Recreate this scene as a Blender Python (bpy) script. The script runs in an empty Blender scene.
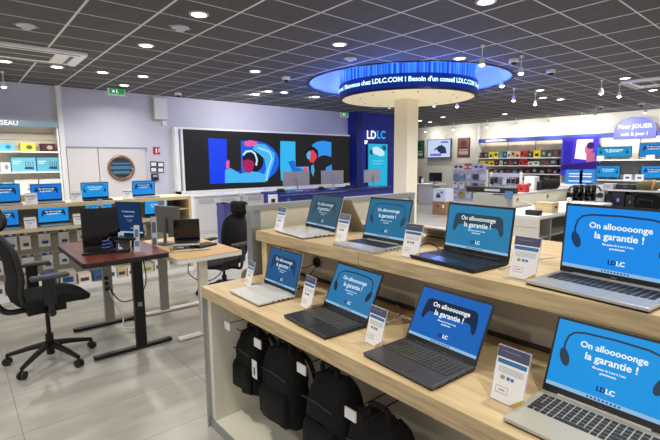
import bpy, bmesh, math, random
from mathutils import Vector, Matrix
random.seed(7)
PI = math.pi
S = bpy.context.scene
COL = S.collection
H = 1.75                      # eye height
CEIL = 3.5

# ------------------------------------------------------------------ camera
F_PX, YAW, PITCH, ROLL = 438.07, 0.7089, -0.13119, -0.007855
fw = Vector((math.sin(YAW)*math.cos(PITCH), math.cos(YAW)*math.cos(PITCH), math.sin(PITCH)))
r0 = Vector((math.cos(YAW), -math.sin(YAW), 0)); u0 = r0.cross(fw)
rt = math.cos(ROLL)*r0 + math.sin(ROLL)*u0
up = -math.sin(ROLL)*r0 + math.cos(ROLL)*u0
cam = bpy.data.cameras.new('camera'); cam.sensor_width = 36; cam.lens = F_PX*36/660
cam.clip_start = 0.05; cam.clip_end = 200
co = bpy.data.objects.new('camera', cam); COL.objects.link(co)
co.matrix_world = Matrix(((rt.x, up.x, -fw.x, 0), (rt.y, up.y, -fw.y, 0), (rt.z, up.z, -fw.z, H), (0, 0, 0, 1)))
S.camera = co

def ray(x, y): return fw + rt*((x-330)/F_PX) + up*((220-y)/F_PX)
def G(x, y, z=0.0):           # point of the level z
    d = ray(x, y); p = d*((z-H)/d.z); return Vector((p.x, p.y, z))
def YP(x, y, Y):              # point of the plane Y
    d = ray(x, y); p = d*(Y/d.y); return Vector((p.x, Y, p.z+H))
def XP(x, y, X):
    d = ray(x, y); p = d*(X/d.x); return Vector((X, p.y, p.z+H))

# ------------------------------------------------------------------ materials
def lin(c):
    if isinstance(c, str):
        c = [int(c[i:i+2], 16)/255 for i in (0, 2, 4)]
    return tuple(v/12.92 if v <= .04045 else ((v+.055)/1.055)**2.4 for v in c)
MC = {}
def mat(name, col, rough=.5, metal=0., emit=None, es=1., alpha=1., trans=0.):
    if name in MC: return MC[name]
    m = bpy.data.materials.new(name); m.use_nodes = True
    b = m.node_tree.nodes['Principled BSDF']
    b.inputs['Base Color'].default_value = (*lin(col), 1)
    b.inputs['Roughness'].default_value = rough; b.inputs['Metallic'].default_value = metal
    b.inputs['Alpha'].default_value = alpha
    b.inputs['Transmission Weight'].default_value = trans
    if emit: b.inputs['Specular IOR Level'].default_value = .15
    if emit:
        b.inputs['Emission Color'].default_value = (*lin(emit), 1); b.inputs['Emission Strength'].default_value = es
    MC[name] = m; return m
def varied(name, c1, c2, scale, rough=.5, stretch=(1, 1, 1), bump=0., detail=4, metal=0, lo=.35, hi=.65):
    if name in MC: return MC[name]
    m = mat(name, c1, rough, metal); nt = m.node_tree; N = nt.nodes; L = nt.links; b = N['Principled BSDF']
    tc = N.new('ShaderNodeTexCoord'); mp = N.new('ShaderNodeMapping'); mp.inputs['Scale'].default_value = stretch
    no = N.new('ShaderNodeTexNoise'); no.inputs['Scale'].default_value = scale; no.inputs['Detail'].default_value = detail
    cr = N.new('ShaderNodeValToRGB'); cr.color_ramp.elements[0].position = lo; cr.color_ramp.elements[1].position = hi
    cr.color_ramp.elements[0].color = (*lin(c1), 1); cr.color_ramp.elements[1].color = (*lin(c2), 1)
    L.new(tc.outputs['Object'], mp.inputs[0]); L.new(mp.outputs[0], no.inputs[0]); L.new(no.outputs[0], cr.inputs[0])
    L.new(cr.outputs[0], b.inputs['Base Color'])
    if bump:
        bu = N.new('ShaderNodeBump'); bu.inputs['Strength'].default_value = bump; bu.inputs['Distance'].default_value = .002
        L.new(no.outputs[0], bu.inputs['Height']); L.new(bu.outputs[0], b.inputs['Normal'])
    return m
def glow(name, col, es=1.): 
    return mat(name, '050505', .4, emit=col, es=es)
def grid_mat(name, base1, base2, line, sx, sy, ox, oy, wx, wy, rough, nscale=3., joint_r=None, mottle=(1, 1, 1)):
    m = mat(name, base1, rough); nt = m.node_tree; N = nt.nodes; L = nt.links; b = N['Principled BSDF']
    geo = N.new('ShaderNodeNewGeometry'); sp = N.new('ShaderNodeSeparateXYZ'); L.new(geo.outputs['Position'], sp.inputs[0])
    def M(op, a, bb=None):
        n = N.new('ShaderNodeMath'); n.operation = op
        for i, v in enumerate((a, bb)):
            if v is None: continue
            if isinstance(v, (int, float)): n.inputs[i].default_value = v
            else: L.new(v, n.inputs[i])
        return n.outputs[0]
    def axis(o, s, off, w):
        t = M('FRACT', M('DIVIDE', M('ADD', o, 600*s-off+w/2), s)); return M('LESS_THAN', t, w/s)
    lx = axis(sp.outputs[0], sx, ox, wx); ly = axis(sp.outputs[1], sy, oy, wy)
    mask = M('MAXIMUM', lx, ly)
    mp = N.new('ShaderNodeMapping'); mp.inputs['Scale'].default_value = mottle; L.new(geo.outputs['Position'], mp.inputs[0])
    no = N.new('ShaderNodeTexNoise'); no.inputs['Scale'].default_value = nscale; no.inputs['Detail'].default_value = 6
    L.new(mp.outputs[0], no.inputs[0])
    cr = N.new('ShaderNodeValToRGB'); cr.color_ramp.elements[0].position = .35; cr.color_ramp.elements[1].position = .65
    cr.color_ramp.elements[0].color = (*lin(base1), 1); cr.color_ramp.elements[1].color = (*lin(base2), 1)
    L.new(no.outputs[0], cr.inputs[0])
    mx = N.new('ShaderNodeMix'); mx.data_type = 'RGBA'
    L.new(mask, mx.inputs[0]); L.new(cr.outputs[0], mx.inputs[6]); mx.inputs[7].default_value = (*lin(line), 1)
    L.new(mx.outputs[2], b.inputs['Base Color'])
    return m

OAK = varied('pale_oak', 'c9ae80', 'dbc49a', 5, .42, (6, .55, 6), bump=.05)
OAKX = varied('pale_oak_cross', 'c8b086', 'd8c49e', 5, .42, (.6, 6, 6))
OAKF = varied('oak_edge', 'a8936e', 'c6af86', 9, .5, (2, .6, 8))
CREAM = mat('cream_laminate', 'dcd8c6', .5)
GREIGE = mat('greige_panel', 'b9b2a2', .55)
WHITE = mat('white_paint', 'e6e5e2', .5)
WHITEG = mat('white_gloss', 'f2f2f0', .3)
ALU = mat('aluminium', 'a9adb0', .35, .7)
GREYP = mat('grey_plastic', '8d9092', .5)
BLACK = mat('black_plastic', '121214', .45)
BLACKF = varied('black_fabric', '040405', '101012', 60, .95, bump=.4)
BLACKM = mat('black_metal', '0d0d0f', .4, .3)
CHROME = mat('chrome', 'c8c8c8', .2, 1)
REDWOOD = varied('reddish_wood', '58281c', '7c3f2c', 4, .3, (6, 1, 6))
LWOOD = varied('light_bamboo', 'c79f68', 'd9b47e', 4, .4, (1.2, 8, 8))
NAVY = mat('navy_laminate', '1a2a86', .4)
NAVYW = varied('navy_wall_panel', '16288c', '1b2fa0', 2, .45)
BLUEB = mat('blue_bin_plastic', '3a3f86', .6)
CABLEW = mat('white_cable', 'd8d4c8', .5)
CABLEB = mat('black_cable', '0a0a0a', .5)
PAPER = mat('white_card', 'eceaea', .6)
CARDH = mat('dark_card_header', '4a4866', .5)
CARDB = mat('blue_card_band', '2f6fa8', .5)
CARDG = mat('green_card_mark', '8ba05a', .5)
CARDO = mat('ochre_card_corner', 'c79a3c', .5)
ACR = mat('clear_acrylic', 'dfe4e6', .1, alpha=.35)
CARDBOARD = varied('cardboard', '8f6a48', 'a27c57', 8, .85)
SKYG = mat('teal_header', '6f8a98', .5)
HEADB = mat('blue_header', '44549c', .45)

# ------------------------------------------------------------------ mesh building
class MB:
    def __init__(s, M=None): s.v = []; s.f = []; s.M = M
    def add(s, vs, fs, M=None):
        n = len(s.v)
        if M is not None: vs = [M @ Vector(v) for v in vs]
        if s.M is not None: vs = [s.M @ Vector(v) for v in vs]
        s.v += [tuple(v) for v in vs]; s.f += [tuple(i+n for i in f) for f in fs]; return s
    def box(s, x0, x1, y0, y1, z0, z1, M=None):
        if x0 > x1: x0, x1 = x1, x0
        if y0 > y1: y0, y1 = y1, y0
        if z0 > z1: z0, z1 = z1, z0
        v = [(x0,y0,z0),(x1,y0,z0),(x1,y1,z0),(x0,y1,z0),(x0,y0,z1),(x1,y0,z1),(x1,y1,z1),(x0,y1,z1)]
        return s.add(v, [(0,3,2,1),(4,5,6,7),(0,1,5,4),(1,2,6,5),(2,3,7,6),(3,0,4,7)], M)
    def cyl(s, p0, p1, r, n=12, r2=None, M=None):
        p0 = Vector(p0); p1 = Vector(p1); r2 = r if r2 is None else r2
        d = (p1-p0).normalized(); a = d.orthogonal().normalized(); b = d.cross(a)
        vs = [p0+(a*math.cos(2*PI*i/n)+b*math.sin(2*PI*i/n))*r for i in range(n)] + \
             [p1+(a*math.cos(2*PI*i/n)+b*math.sin(2*PI*i/n))*r2 for i in range(n)]
        fs = [(i, (i+1) % n, n+(i+1) % n, n+i) for i in range(n)] + [tuple(range(n))[::-1], tuple(range(n, 2*n))]
        return s.add(vs, fs, M)
    def tube(s, pts, r, n=8, M=None):
        pts = [Vector(p) for p in pts]; rs = r if isinstance(r, (list, tuple)) else [r]*len(pts)
        vs = []; fs = []; a = None
        for i, p in enumerate(pts):
            d = (pts[min(i+1, len(pts)-1)]-pts[max(i-1, 0)]).normalized()
            if a is None: a = d.orthogonal().normalized()
            a = (a-d*a.dot(d)).normalized(); b = d.cross(a)
            vs += [p+(a*math.cos(2*PI*k/n)+b*math.sin(2*PI*k/n))*rs[i] for k in range(n)]
        for i in range(len(pts)-1):
            fs += [(i*n+k, i*n+(k+1) % n, (i+1)*n+(k+1) % n, (i+1)*n+k) for k in range(n)]
        fs += [tuple(range(n))[::-1], tuple(range((len(pts)-1)*n, len(pts)*n))]
        return s.add(vs, fs, M)
    def prism(s, poly, d, M=None):     # 2D polygon in local xz, thickness d along -y
        n = len(poly)
        vs = [(x, 0, z) for x, z in poly] + [(x, -d, z) for x, z in poly]
        fs = [tuple(range(n)), tuple(range(n, 2*n))[::-1]] + [(i, n+i, n+(i+1) % n, (i+1) % n) for i in range(n)]
        return s.add(vs, fs, M)
    def lathe(s, prof, c=(0, 0, 0), n=24, M=None):
        vs = []; fs = []
        for r, z in prof: vs += [(c[0]+r*math.cos(2*PI*k/n), c[1]+r*math.sin(2*PI*k/n), c[2]+z) for k in range(n)]
        for i in range(len(prof)-1):
            fs += [(i*n+k, i*n+(k+1) % n, (i+1)*n+(k+1) % n, (i+1)*n+k) for k in range(n)]
        if prof[0] == prof[-1]: return s.add(vs, fs, M)
        if prof[0][0] > 1e-4: fs.append(tuple(range(n))[::-1])
        if prof[-1][0] > 1e-4: fs.append(tuple(range((len(prof)-1)*n, len(prof)*n)))
        return s.add(vs, fs, M)
    def ell(s, c, r, n=16, m=10, M=None):   # ellipsoid
        prof = [(max(1e-5, math.sin(PI*i/m)), -math.cos(PI*i/m)) for i in range(m+1)]
        T = Matrix.Translation(c) @ Matrix.Diagonal((*r, 1))
        return s.lathe(prof, n=n, M=(M @ T) if M is not None else T)
    def build(s, name, material, parent=None, bevel=0., smooth=False, sub=0):
        me = bpy.data.meshes.new(name); me.from_pydata(s.v, [], s.f); me.validate()
        bm = bmesh.new(); bm.from_mesh(me); bmesh.ops.recalc_face_normals(bm, faces=bm.faces); bm.to_mesh(me); bm.free()
        if smooth:
            for p in me.polygons: p.use_smooth = True
        me.materials.append(material)
        o = bpy.data.objects.new(name, me); COL.objects.link(o)
        if parent: o.parent = parent
        if bevel:
            b = o.modifiers.new('bevel', 'BEVEL'); b.width = bevel; b.segments = 2; b.limit_method = 'ANGLE'
        if sub:
            b = o.modifiers.new('sub', 'SUBSURF'); b.levels = sub; b.render_levels = sub
        return o
def box(name, material, parent, *a, bevel=0.): return MB().box(*a).build(name, material, parent, bevel)
def tag(o, label=None, cat=None, group=None, kind=None):
    if label: o['label'] = label
    if cat: o['category'] = cat
    if group: o['group'] = group
    if kind: o['kind'] = kind
    return o
def thing(name, label, cat, loc=(0, 0, 0), rz=0., group=None):
    o = bpy.data.objects.new(name, None); COL.objects.link(o); o.empty_display_size = .05
    o.location = loc; o.rotation_euler = (0, 0, rz); return tag(o, label, cat, group)
def kids(o): return [c for c in bpy.data.objects if c.parent == o]
def dup(o, loc=None, rz=None, label=None, group=None, parent=None):
    c = o.copy(); COL.objects.link(c); c.parent = parent
    if loc is not None: c.location = loc
    if rz is not None: c.rotation_euler = (0, 0, rz)
    if label: c['label'] = label
    if group: c['group'] = group
    for k in kids(o): dup(k, parent=c)
    return c
def struct(o): o['kind'] = 'structure'; return o

TCACHE = {}
def text_mesh(s, size, bold=0., align='CENTER', extrude=0., res=2, spacing=1.):
    k = (s, size, bold, align, extrude, spacing)
    if k in TCACHE: return TCACHE[k].copy()
    cu = bpy.data.curves.new('text', 'FONT'); cu.body = s; cu.size = size; cu.align_x = align; cu.align_y = 'CENTER'
    cu.offset = bold*size; cu.extrude = extrude; cu.resolution_u = res; cu.space_character = spacing
    o = bpy.data.objects.new('text', cu); COL.objects.link(o)
    dg = bpy.context.evaluated_depsgraph_get(); dg.update()
    me = bpy.data.meshes.new_from_object(o.evaluated_get(dg))
    bpy.data.objects.remove(o); bpy.data.curves.remove(cu)
    TCACHE[k] = me; return me.copy()
def text(name, s, size, material, parent, M, bold=0., align='CENTER', spacing=1., warp=None):
    """text lying in local XY of M (x right, y up, z towards the reader)"""
    me = text_mesh(s, size, bold, align, spacing=spacing)
    if warp:
        for v in me.vertices: v.co = warp(v.co)
    else: me.transform(M)
    me.materials.clear(); me.materials.append(material)
    o = bpy.data.objects.new(name, me); COL.objects.link(o); o.parent = parent; return o
def join_text(name, items, material, parent):
    """items: (string,size,bold,matrix) -> one mesh"""
    bm = bmesh.new()
    for s, size, bold, M in items:
        me = text_mesh(s, size, bold); me.transform(M); bm.from_mesh(me); bpy.data.meshes.remove(me)
    me = bpy.data.meshes.new(name); bm.to_mesh(me); bm.free(); me.materials.append(material)
    o = bpy.data.objects.new(name, me); COL.objects.link(o); o.parent = parent; return o
# frame whose local x runs along ex, local y (text up) along ey, placed at o
def frame(o, ex, ey):
    ex = Vector(ex).normalized(); ey = Vector(ey).normalized(); ez = ex.cross(ey)
    return Matrix(((ex.x, ey.x, ez.x, o[0]), (ex.y, ey.y, ez.y, o[1]), (ex.z, ey.z, ez.z, o[2]), (0, 0, 0, 1)))
XZ = Matrix(((1, 0, 0, 0), (0, 0, 1, 0), (0, 1, 0, 0), (0, 0, 0, 1)))
def rrect(w, h, r, cx=0, cy=0, n=5):
    p = []
    for (sx, sy, a0) in ((1, 1, 0), (-1, 1, 90), (-1, -1, 180), (1, -1, 270)):
        for i in range(n+1):
            a = math.radians(a0+90*i/n)
            p.append((cx+sx*(w/2-r)+r*math.cos(a), cy+sy*(h/2-r)+r*math.sin(a)))
    return p
def flat(name, polys, material, parent, M, d=.0004):
    """thin plates: polygons in local xy of M, thickness d towards +z"""
    m = MB(M)
    for poly in polys:
        n = len(poly)
        m.add([(x, y, 0) for x, y in poly]+[(x, y, d) for x, y in poly],
              [tuple(range(n)), tuple(range(n, 2*n))]+[(i, (i+1) % n, n+(i+1) % n, n+i) for i in range(n)])
    return m.build(name, material, parent)
def stroke(pts, w):
    """polyline -> polygon band"""
    L = []; R = []
    for i, p in enumerate(pts):
        a = Vector(pts[max(i-1, 0)]); b = Vector(pts[min(i+1, len(pts)-1)]); d = (b-a).normalized(); n = Vector((-d.y, d.x))
        L.append((p[0]+n.x*w/2, p[1]+n.y*w/2)); R.append((p[0]-n.x*w/2, p[1]-n.y*w/2))
    return [(L[i], L[i+1], R[i+1], R[i]) for i in range(len(pts)-1)]
def ellp(cx, cy, rx, ry, n=18, rot=0, a0=0, a1=360):
    o = []
    for i in range(n if a1-a0 >= 360 else n+1):
        a = math.radians(a0+(a1-a0)*i/n); x = rx*math.cos(a); y = ry*math.sin(a)
        o.append((cx+x*math.cos(rot)-y*math.sin(rot), cy+x*math.sin(rot)+y*math.cos(rot)))
    return o

# ------------------------------------------------------------------ the setting
floor_m = grid_mat('grey_stone_tiles', 'a19d93', 'b1ada3', '8b877e', 1.2, .6, .2, .35, .006, .006, .27, 2.2, mottle=(1, 2.5, 1))
ceil_m = grid_mat('dark_ceiling_tiles', '4e4c4c', '545252', 'd2d2d6', .7328, .6, 2.745, 4.787, .030, .020, .8, 9.)
struct(box('floor', floor_m, None, -3, 20, -3, 18.5, -.06, 0))
RC = G(406.3, 118, CEIL)
_d = Vector((RC.x, RC.y)).normalized()*10.35; RX, RY = _d.x, _d.y      # centre of ceiling ring and pillar
RR, DR = 2.2, 1.53
def ceiling():
    m = MB(); n = 96; x0, x1, y0, y1 = -3, 20, -3, 18.5
    inn = []; out = []
    for i in range(n):
        a = 2*PI*i/n; c, s_ = math.cos(a), math.sin(a)
        inn.append((RX+RR*c, RY+RR*s_, CEIL))
        t = min(((x1-RX)/c if c > 1e-9 else (x0-RX)/c if c < -1e-9 else 1e9), ((y1-RY)/s_ if s_ > 1e-9 else (y0-RY)/s_ if s_ < -1e-9 else 1e9))
        out.append((RX+t*c, RY+t*s_, CEIL))
    vs = inn+out; m.add(vs, [(i, (i+1) % n, n+(i+1) % n, n+i) for i in range(n)])
    for cx, cy in ((x0, y0), (x1, y0), (x1, y1), (x0, y1)):
        k = min(range(n), key=lambda i: math.atan2(abs(math.sin(math.atan2(cy-RY, cx-RX)-2*PI*i/n)), math.cos(math.atan2(cy-RY, cx-RX)-2*PI*i/n)))
        ks = sorted(range(n), key=lambda i: (out[i][0]-cx)**2+(out[i][1]-cy)**2)[:40]
        ang = math.atan2(cy-RY, cx-RX) % (2*PI); i0 = int(ang/(2*PI/n)) % n; i1 = (i0+1) % n
        m.add([out[i0], (cx, cy, CEIL), out[i1]], [(0, 1, 2)])
    return m
struct(ceiling().build('ceiling', ceil_m))
wall_m = varied('white_wall_blue_tint', 'c6c6d4', 'cacad8', 1.2, .7)  # lavender tint stands in for blue light spilling from the ring
wallr_m = varied('warm_white_wall', 'd6d3c8', 'dad7cc', 1.2, .7)
WY = 11.75; WX = 18.85
struct(box('wall_left', wall_m, None, -3, 14.2, WY, WY+.12, 0, CEIL))
struct(box('wall_right', wallr_m, None, WX, WX+.12, -3, 18.4, 0, CEIL))
struct(box('wall_back', wallr_m, None, 14.2, WX, 18.3, 18.42, 0, CEIL))
struct(box('wall_corner', wallr_m, None, 14.1, 14.2, WY+.12, 18.3, 0, CEIL))
struct(box('trim_1', WHITE, None, WX-.1, WX, 11.15, 11.28, 0, CEIL))
struct(box('trim_2', WHITE, None, 1.93, 2.03, WY-.12, WY, 0, CEIL))
struct(box('baseboard_left', GREYP, None, 3.9, 10.9, WY-.02, WY, 0, .1))

# double door with porthole
d1 = struct(box('door_1', mat('door_paint', 'cbc8c8', .55), None, 2.72, 3.80, WY-.05, WY, 0, 2.12))
struct(box('door_2', mat('door_paint', 'cbc8c8'), None, 2.06, 2.70, WY-.05, WY, 0, 2.12))
struct(box('trim_3', GREYP, None, 2.03, 3.86, WY-.06, WY, 2.125, 2.16))
pc = YP(121, 168, WY-.05)
w = MB(); w.tube([(pc.x+.28*math.cos(a*PI/16), WY-.07, pc.z+.28*math.sin(a*PI/16)) for a in range(33)], .035, 8)
struct(w.build('window_1', mat('copper_ring', '8a6a58', .35, .5), None, smooth=True))
w = MB(); w.cyl((pc.x, WY-.075, pc.z), (pc.x, WY-.052, pc.z), .27, 32)
pg = struct(w.build('window_pane', mat('porthole_glass', '27323c', .1)))
pg.name = 'window_2'
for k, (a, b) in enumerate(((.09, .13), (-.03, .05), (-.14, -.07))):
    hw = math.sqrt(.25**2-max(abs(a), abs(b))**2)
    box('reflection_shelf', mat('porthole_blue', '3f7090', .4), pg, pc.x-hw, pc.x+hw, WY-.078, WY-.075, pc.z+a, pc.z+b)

# navy wall block with niche
nb = struct(box('wall_navy', NAVYW, None, 10.95, 14.1, 11.3, WY, 0, CEIL))
struct(box('trim_4', mat('navy_trim', '101c66', .4), None, 10.93, 11.2, 11.27, 11.3, 0, CEIL))

# ------------------------------------------------------------------ wall sign and screen in the navy block
M0 = frame((0, 11.29, 0), (1, 0, 0), (0, 0, 1))
t = thing('illuminated_sign', 'white and cyan four letter shop sign above the portrait screen', 'sign', (0, 0, 0))
a = YP(366.5, 142, 11.28); b = YP(386, 142, 11.28); hgt = (YP(370, 131, 11.28).z-YP(370, 139.5, 11.28).z)
text('letter', 'LD', hgt*1.35, glow('white_glow', 'ffffff', 1.3), t, frame((YP(371.3, 135, 11.28).x, 11.27, YP(371, 135.2, 11.28).z), (1, 0, 0), (0, 0, 1)), .02)
text('letter', 'LC', hgt*1.35, glow('cyan_glow', '1d9fe8', 1.3), t, frame((YP(381, 135, 11.28).x, 11.27, YP(381, 135.2, 11.28).z), (1, 0, 0), (0, 0, 1)), .02)
box('bracket', glow('white_glow', 'ffffff'), t, YP(365, 142, 11.28).x, YP(367.5, 142, 11.28).x, 11.265, 11.3, YP(366, 144, 11.28).z, YP(366, 140.5, 11.28).z)
t = thing('portrait_screen', 'tall cyan lit advertising screen set in the navy wall', 'screen', (0, 0, 0))
x0, x1 = YP(367.5, 160, 11.28).x, YP(386.5, 160, 11.28).x; zt, zb = YP(377, 144, 11.28).z, YP(377, 187, 11.28).z
box('frame', BLACK, t, x0-.05, x1+.05, 11.24, 11.3, zb-.05, zt+.05)
box('screen', glow('cyan_screen', '22b4dc', 1.0), t, x0, x1, 11.235, 11.24, zb, zt)
Ms = frame((0, 11.234, 0), (1, 0, 0), (0, 0, 1)); cx = (x0+x1)/2; ww = x1-x0
flat('cloud_picture', [ellp(cx, zt-.28, ww*.3, .12), ellp(cx-.1, zt-.2, ww*.2, .1), ellp(cx+.15, zt-.35, ww*.2, .1)], glow('pale_cyan', 'c4e9f2'), t, Ms)
flat('dark_picture', [ellp(cx+ww*.32, zt-.14, ww*.12, .1), ellp(cx-ww*.35, zt-.3, ww*.1, .1)], glow('screen_navy', '17577f'), t, Ms, .0003)
flat('caption', [rrect(ww*.6, .03, .01, cx, zt-.62), rrect(ww*.5, .03, .01, cx, zt-.72), rrect(ww*.3, .02, .01, cx, zt-.95)], glow('caption_cyan', '7fd5ea'), t, Ms)

# ------------------------------------------------------------------ big video wall
t = thing('video_wall', 'huge black video wall showing four giant letters and two people in blue', 'screen', (0, 0, 0))
VX0, VX1 = 4.78, 10.9; VZ0, VZ1 = 1.0, 2.66; VY = 11.6
box('screen', mat('video_black', '0c0c0d', .5, emit='2b2b2b', es=.6), t, VX0, VX1, VY, VY+.08, VZ0, VZ1)
m = MB(); m.box(VX0-.22, VX1, VY-.02, WY, VZ1, VZ1+.05); m.box(VX0-.22, VX0-.12, VY-.02, WY, VZ0-.1, VZ1); m.box(VX0-.05, VX0, VY-.01, WY, VZ0-.1, VZ1)
m.box(VX0-.22, VX1, VY-.02, WY, VZ0-.12, VZ0)
m.build('frame', WHITEG, t)
Mv = frame((0, VY-.001, 0), (1, 0, 0), (0, 0, 1))
def V(px, py):   # point of the screen plane
    p = YP(px, py, VY); return (p.x, p.z)
def vp(pts, ox=0, oy=0, k=1.): return [V(ox+x/k, oy+y/k) for x, y in pts]
A4 = (165, 110, 4)
def lay(name, polys, col, d, es=1.0): return flat(name, polys, glow('video_'+col, col, es), t, Mv, d)
lay('letter', [vp([(172,112),(247,117),(247,292),(180,296)], *A4), vp([(180,246),(300,243),(300,290),(180,296)], *A4)], '2146f0', .001)
D = [(303,122),(340,123)]+[(350+106*math.cos(math.radians(a)), 207-1.5*0+84*math.sin(math.radians(a))) for a in range(-88, 89, 11)]+[(305,291)]
lay('letter', [vp(D, *A4)], '1c62e6', .001)
lay('letter_hole', [vp([(335,160),(350,160)]+[(350+44*math.cos(math.radians(a)), 205+45*math.sin(math.radians(a))) for a in range(-88, 89, 16)]+[(335,250)], *A4)], '202020', .0015, .6)
lay('letter', [vp([(461,124),(521,126),(522,232),(461,235)], *A4), vp([(461,230),(575,226),(575,276),(464,282)], *A4)], '35b6f2', .001)
A6 = (260, 120, 6.57)
lay('letter', [vp([(340,165),(370,145),(410,136),(468,146),(468,243),(435,232),(405,233),(385,245),(365,210)], *A6), vp([(432,312),(470,292),(474,350),(432,360)], *A6)], '2f93ee', .001)
# first person: torso, arms, head, headphones
lay('torso_picture', [vp([(240,240),(262,232),(300,255),(345,245),(380,250),(410,262),(402,288),(240,292)], *A4),
    vp([(355,133),(400,138),(440,175),(436,205),(410,285),(388,284),(404,235),(398,195),(372,172),(352,160)], *A4)], '49b8f4', .002)
lay('sleeve_light_picture', stroke(vp([(370,150),(418,168),(428,195),(412,240),(405,282)], *A4), .05), 'a9e4fb', .0025)
lay('hand_picture', [vp([(316,128),(340,120),(368,126),(366,142),(330,146),(318,140)], *A4), vp([(244,210),(252,198),(258,206),(257,232),(246,236)], *A4)], 'ef5fa0', .0025)
lay('face_picture', [ellp(*V(165+333/4, 110+212/4), .20, .30)], 'a8255c', .0025)
lay('hair_picture', [vp([(310,190),(322,172),(350,172),(366,190),(364,225),(352,205),(330,196),(312,204)], *A4)], '241a2c', .003, .8)
lay('headphone_picture', stroke(vp([(312,180),(325,166),(345,164),(360,175),(368,200),(364,222)], *A4), .06), 'c7f0ff', .0035)
# second person
lay('tablet_picture', [vp([(185,275),(215,265),(230,275),(232,312),(272,318),(292,340),(270,360),(215,345)], *A6)], '1f6fd0', .002)
lay('face_picture', [vp([(322,215),(340,190),(368,215),(374,245),(350,282),(326,275)], *A6)], 'e0404e', .003)
lay('face_light_picture', [vp([(305,220),(325,200),(332,220),(325,262),(308,250)], *A6)], '49b6ea', .0035)
lay('hair_picture', [vp([(298,200),(320,180),(352,176),(380,200),(384,240),(370,225),(352,198),(322,200),(303,225)], *A6)], '17171a', .004, .8)
lay('hand_picture', [vp([(282,315),(300,305),(314,325),(318,360),(296,372),(284,345)], *A6)], 'f04a6e', .003)
lay('sleeve_picture', [vp([(336,300),(352,292),(358,330),(350,372),(336,340)], *A6)], '4aa6da', .003)

# ------------------------------------------------------------------ ceiling ring, drum, pillar
def band(cx, cy, r, z0, z1, n=96, th=.0):
    m = MB(); vs = []
    for z in (z0, z1): vs += [(cx+r*math.cos(2*PI*k/n), cy+r*math.sin(2*PI*k/n), z) for k in range(n)]
    m.add(vs, [(k, (k+1) % n, n+(k+1) % n, n+k) for k in range(n)]); return m
recess = mat('recess_paint', 'd0d0e0', .7)
m = band(RX, RY, RR, CEIL, 3.95); n = 96
m.add([(RX+RR*math.cos(2*PI*k/n), RY+RR*math.sin(2*PI*k/n), 3.95) for k in range(n)], [tuple(range(n))])
struct(m.build('ceiling_recess', recess, None)).name = 'trim_5'
m = MB()
for (ra, rb, za, zb) in ((RR, RR+.045, CEIL-.015, CEIL+.03),):
    m.lathe([(ra, za), (rb, za), (rb, zb), (ra, zb), (ra, za)], (RX, RY, 0), 96)
struct(m.build('trim_6', mat('ring_dark_rim', '15151c', .5), None))
t = thing('led_ticker_drum', 'round blue hanging drum with a scrolling letter band around the pillar', 'lighting', (RX, RY, 3.18))
ZB = 3.17
lm_ = mat('light_curtain', '0a0a20', .5); nt = lm_.node_tree; N = nt.nodes; L = nt.links; bs = N['Principled BSDF']
tc = N.new('ShaderNodeTexCoord'); gr = N.new('ShaderNodeTexGradient'); gr.gradient_type = 'RADIAL'
no = N.new('ShaderNodeTexNoise'); no.noise_dimensions = '1D'; no.inputs['Scale'].default_value = 1.
mu = N.new('ShaderNodeMath'); mu.operation = 'MULTIPLY'; mu.inputs[1].default_value = 170
cr = N.new('ShaderNodeValToRGB'); cr.color_ramp.elements[0].position = .38; cr.color_ramp.elements[1].position = .72
cr.color_ramp.elements[0].color = (*lin('0a2cc0'), 1); cr.color_ramp.elements[1].color = (*lin('3f9cf2'), 1)
L.new(tc.outputs['Object'], gr.inputs[0]); L.new(gr.outputs['Fac'], mu.inputs[0]); L.new(mu.outputs[0], no.inputs['W'])
L.new(no.outputs[0], cr.inputs[0]); L.new(cr.outputs[0], bs.inputs['Emission Color']); bs.inputs['Emission Strength'].default_value = 1.25
band(0, 0, DR-.03, ZB+.26-3.18, 3.93-3.18).build('light_curtain', lm_, t)
m = MB(); m.lathe([(DR-.06, ZB-3.18-.01), (DR, ZB-3.18), (DR, ZB-3.18+.27), (DR-.06, ZB-3.18+.27)], (0, 0, 0), 96)
MB().lathe([(DR-.07, ZB-3.18-.03), (DR+.004, ZB-3.18-.03), (DR+.004, ZB-3.18+.012), (DR-.07, ZB-3.18+.012), (DR-.07, ZB-3.18-.03)], (0, 0, 0), 96).build('dark_rim', mat('drum_rim', '0a0e24', .4), t)
m.build('ticker_band', mat('ticker_navy', '0b1c50', .4, emit='0a2468', es=.9), t)
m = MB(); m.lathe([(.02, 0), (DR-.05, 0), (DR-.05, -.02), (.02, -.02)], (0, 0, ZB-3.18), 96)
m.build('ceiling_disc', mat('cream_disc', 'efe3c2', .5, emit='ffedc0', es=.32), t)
m = MB()
for k in range(14):
    a_ = 2*PI*k/14; m.cyl((1.1*math.cos(a_), 1.1*math.sin(a_), ZB-3.18-.032), (1.1*math.cos(a_), 1.1*math.sin(a_), ZB-3.18-.018), .02, 10)
m.build('disc_fixing', GREYP, t)
def wrap(co):   # run text round the drum; x=0 faces the entrance
    a0 = math.atan2(-RY, -RX); ang = a0+(co.x+TOFF)/DR
    return Vector(((DR+.006)*math.cos(ang), (DR+.006)*math.sin(ang), co.y+ZB-3.18+.15))
TOFF = .10
text('ticker_text', "pour vous ! Bienvenue chez LDLC.COM ! Besoin d'un conseil LDLC.COM ! Besoin d'un", .128, glow('ticker_white', 'c8f2ff', 1.6), t, None, .03, warp=wrap, spacing=.98)
struct(box('trim_7', mat('pillar_paint', 'f2e9d2', .6), None, RX-.19, RX+.19, RY-.19, RY+.19, 0, ZB-.03))

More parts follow.
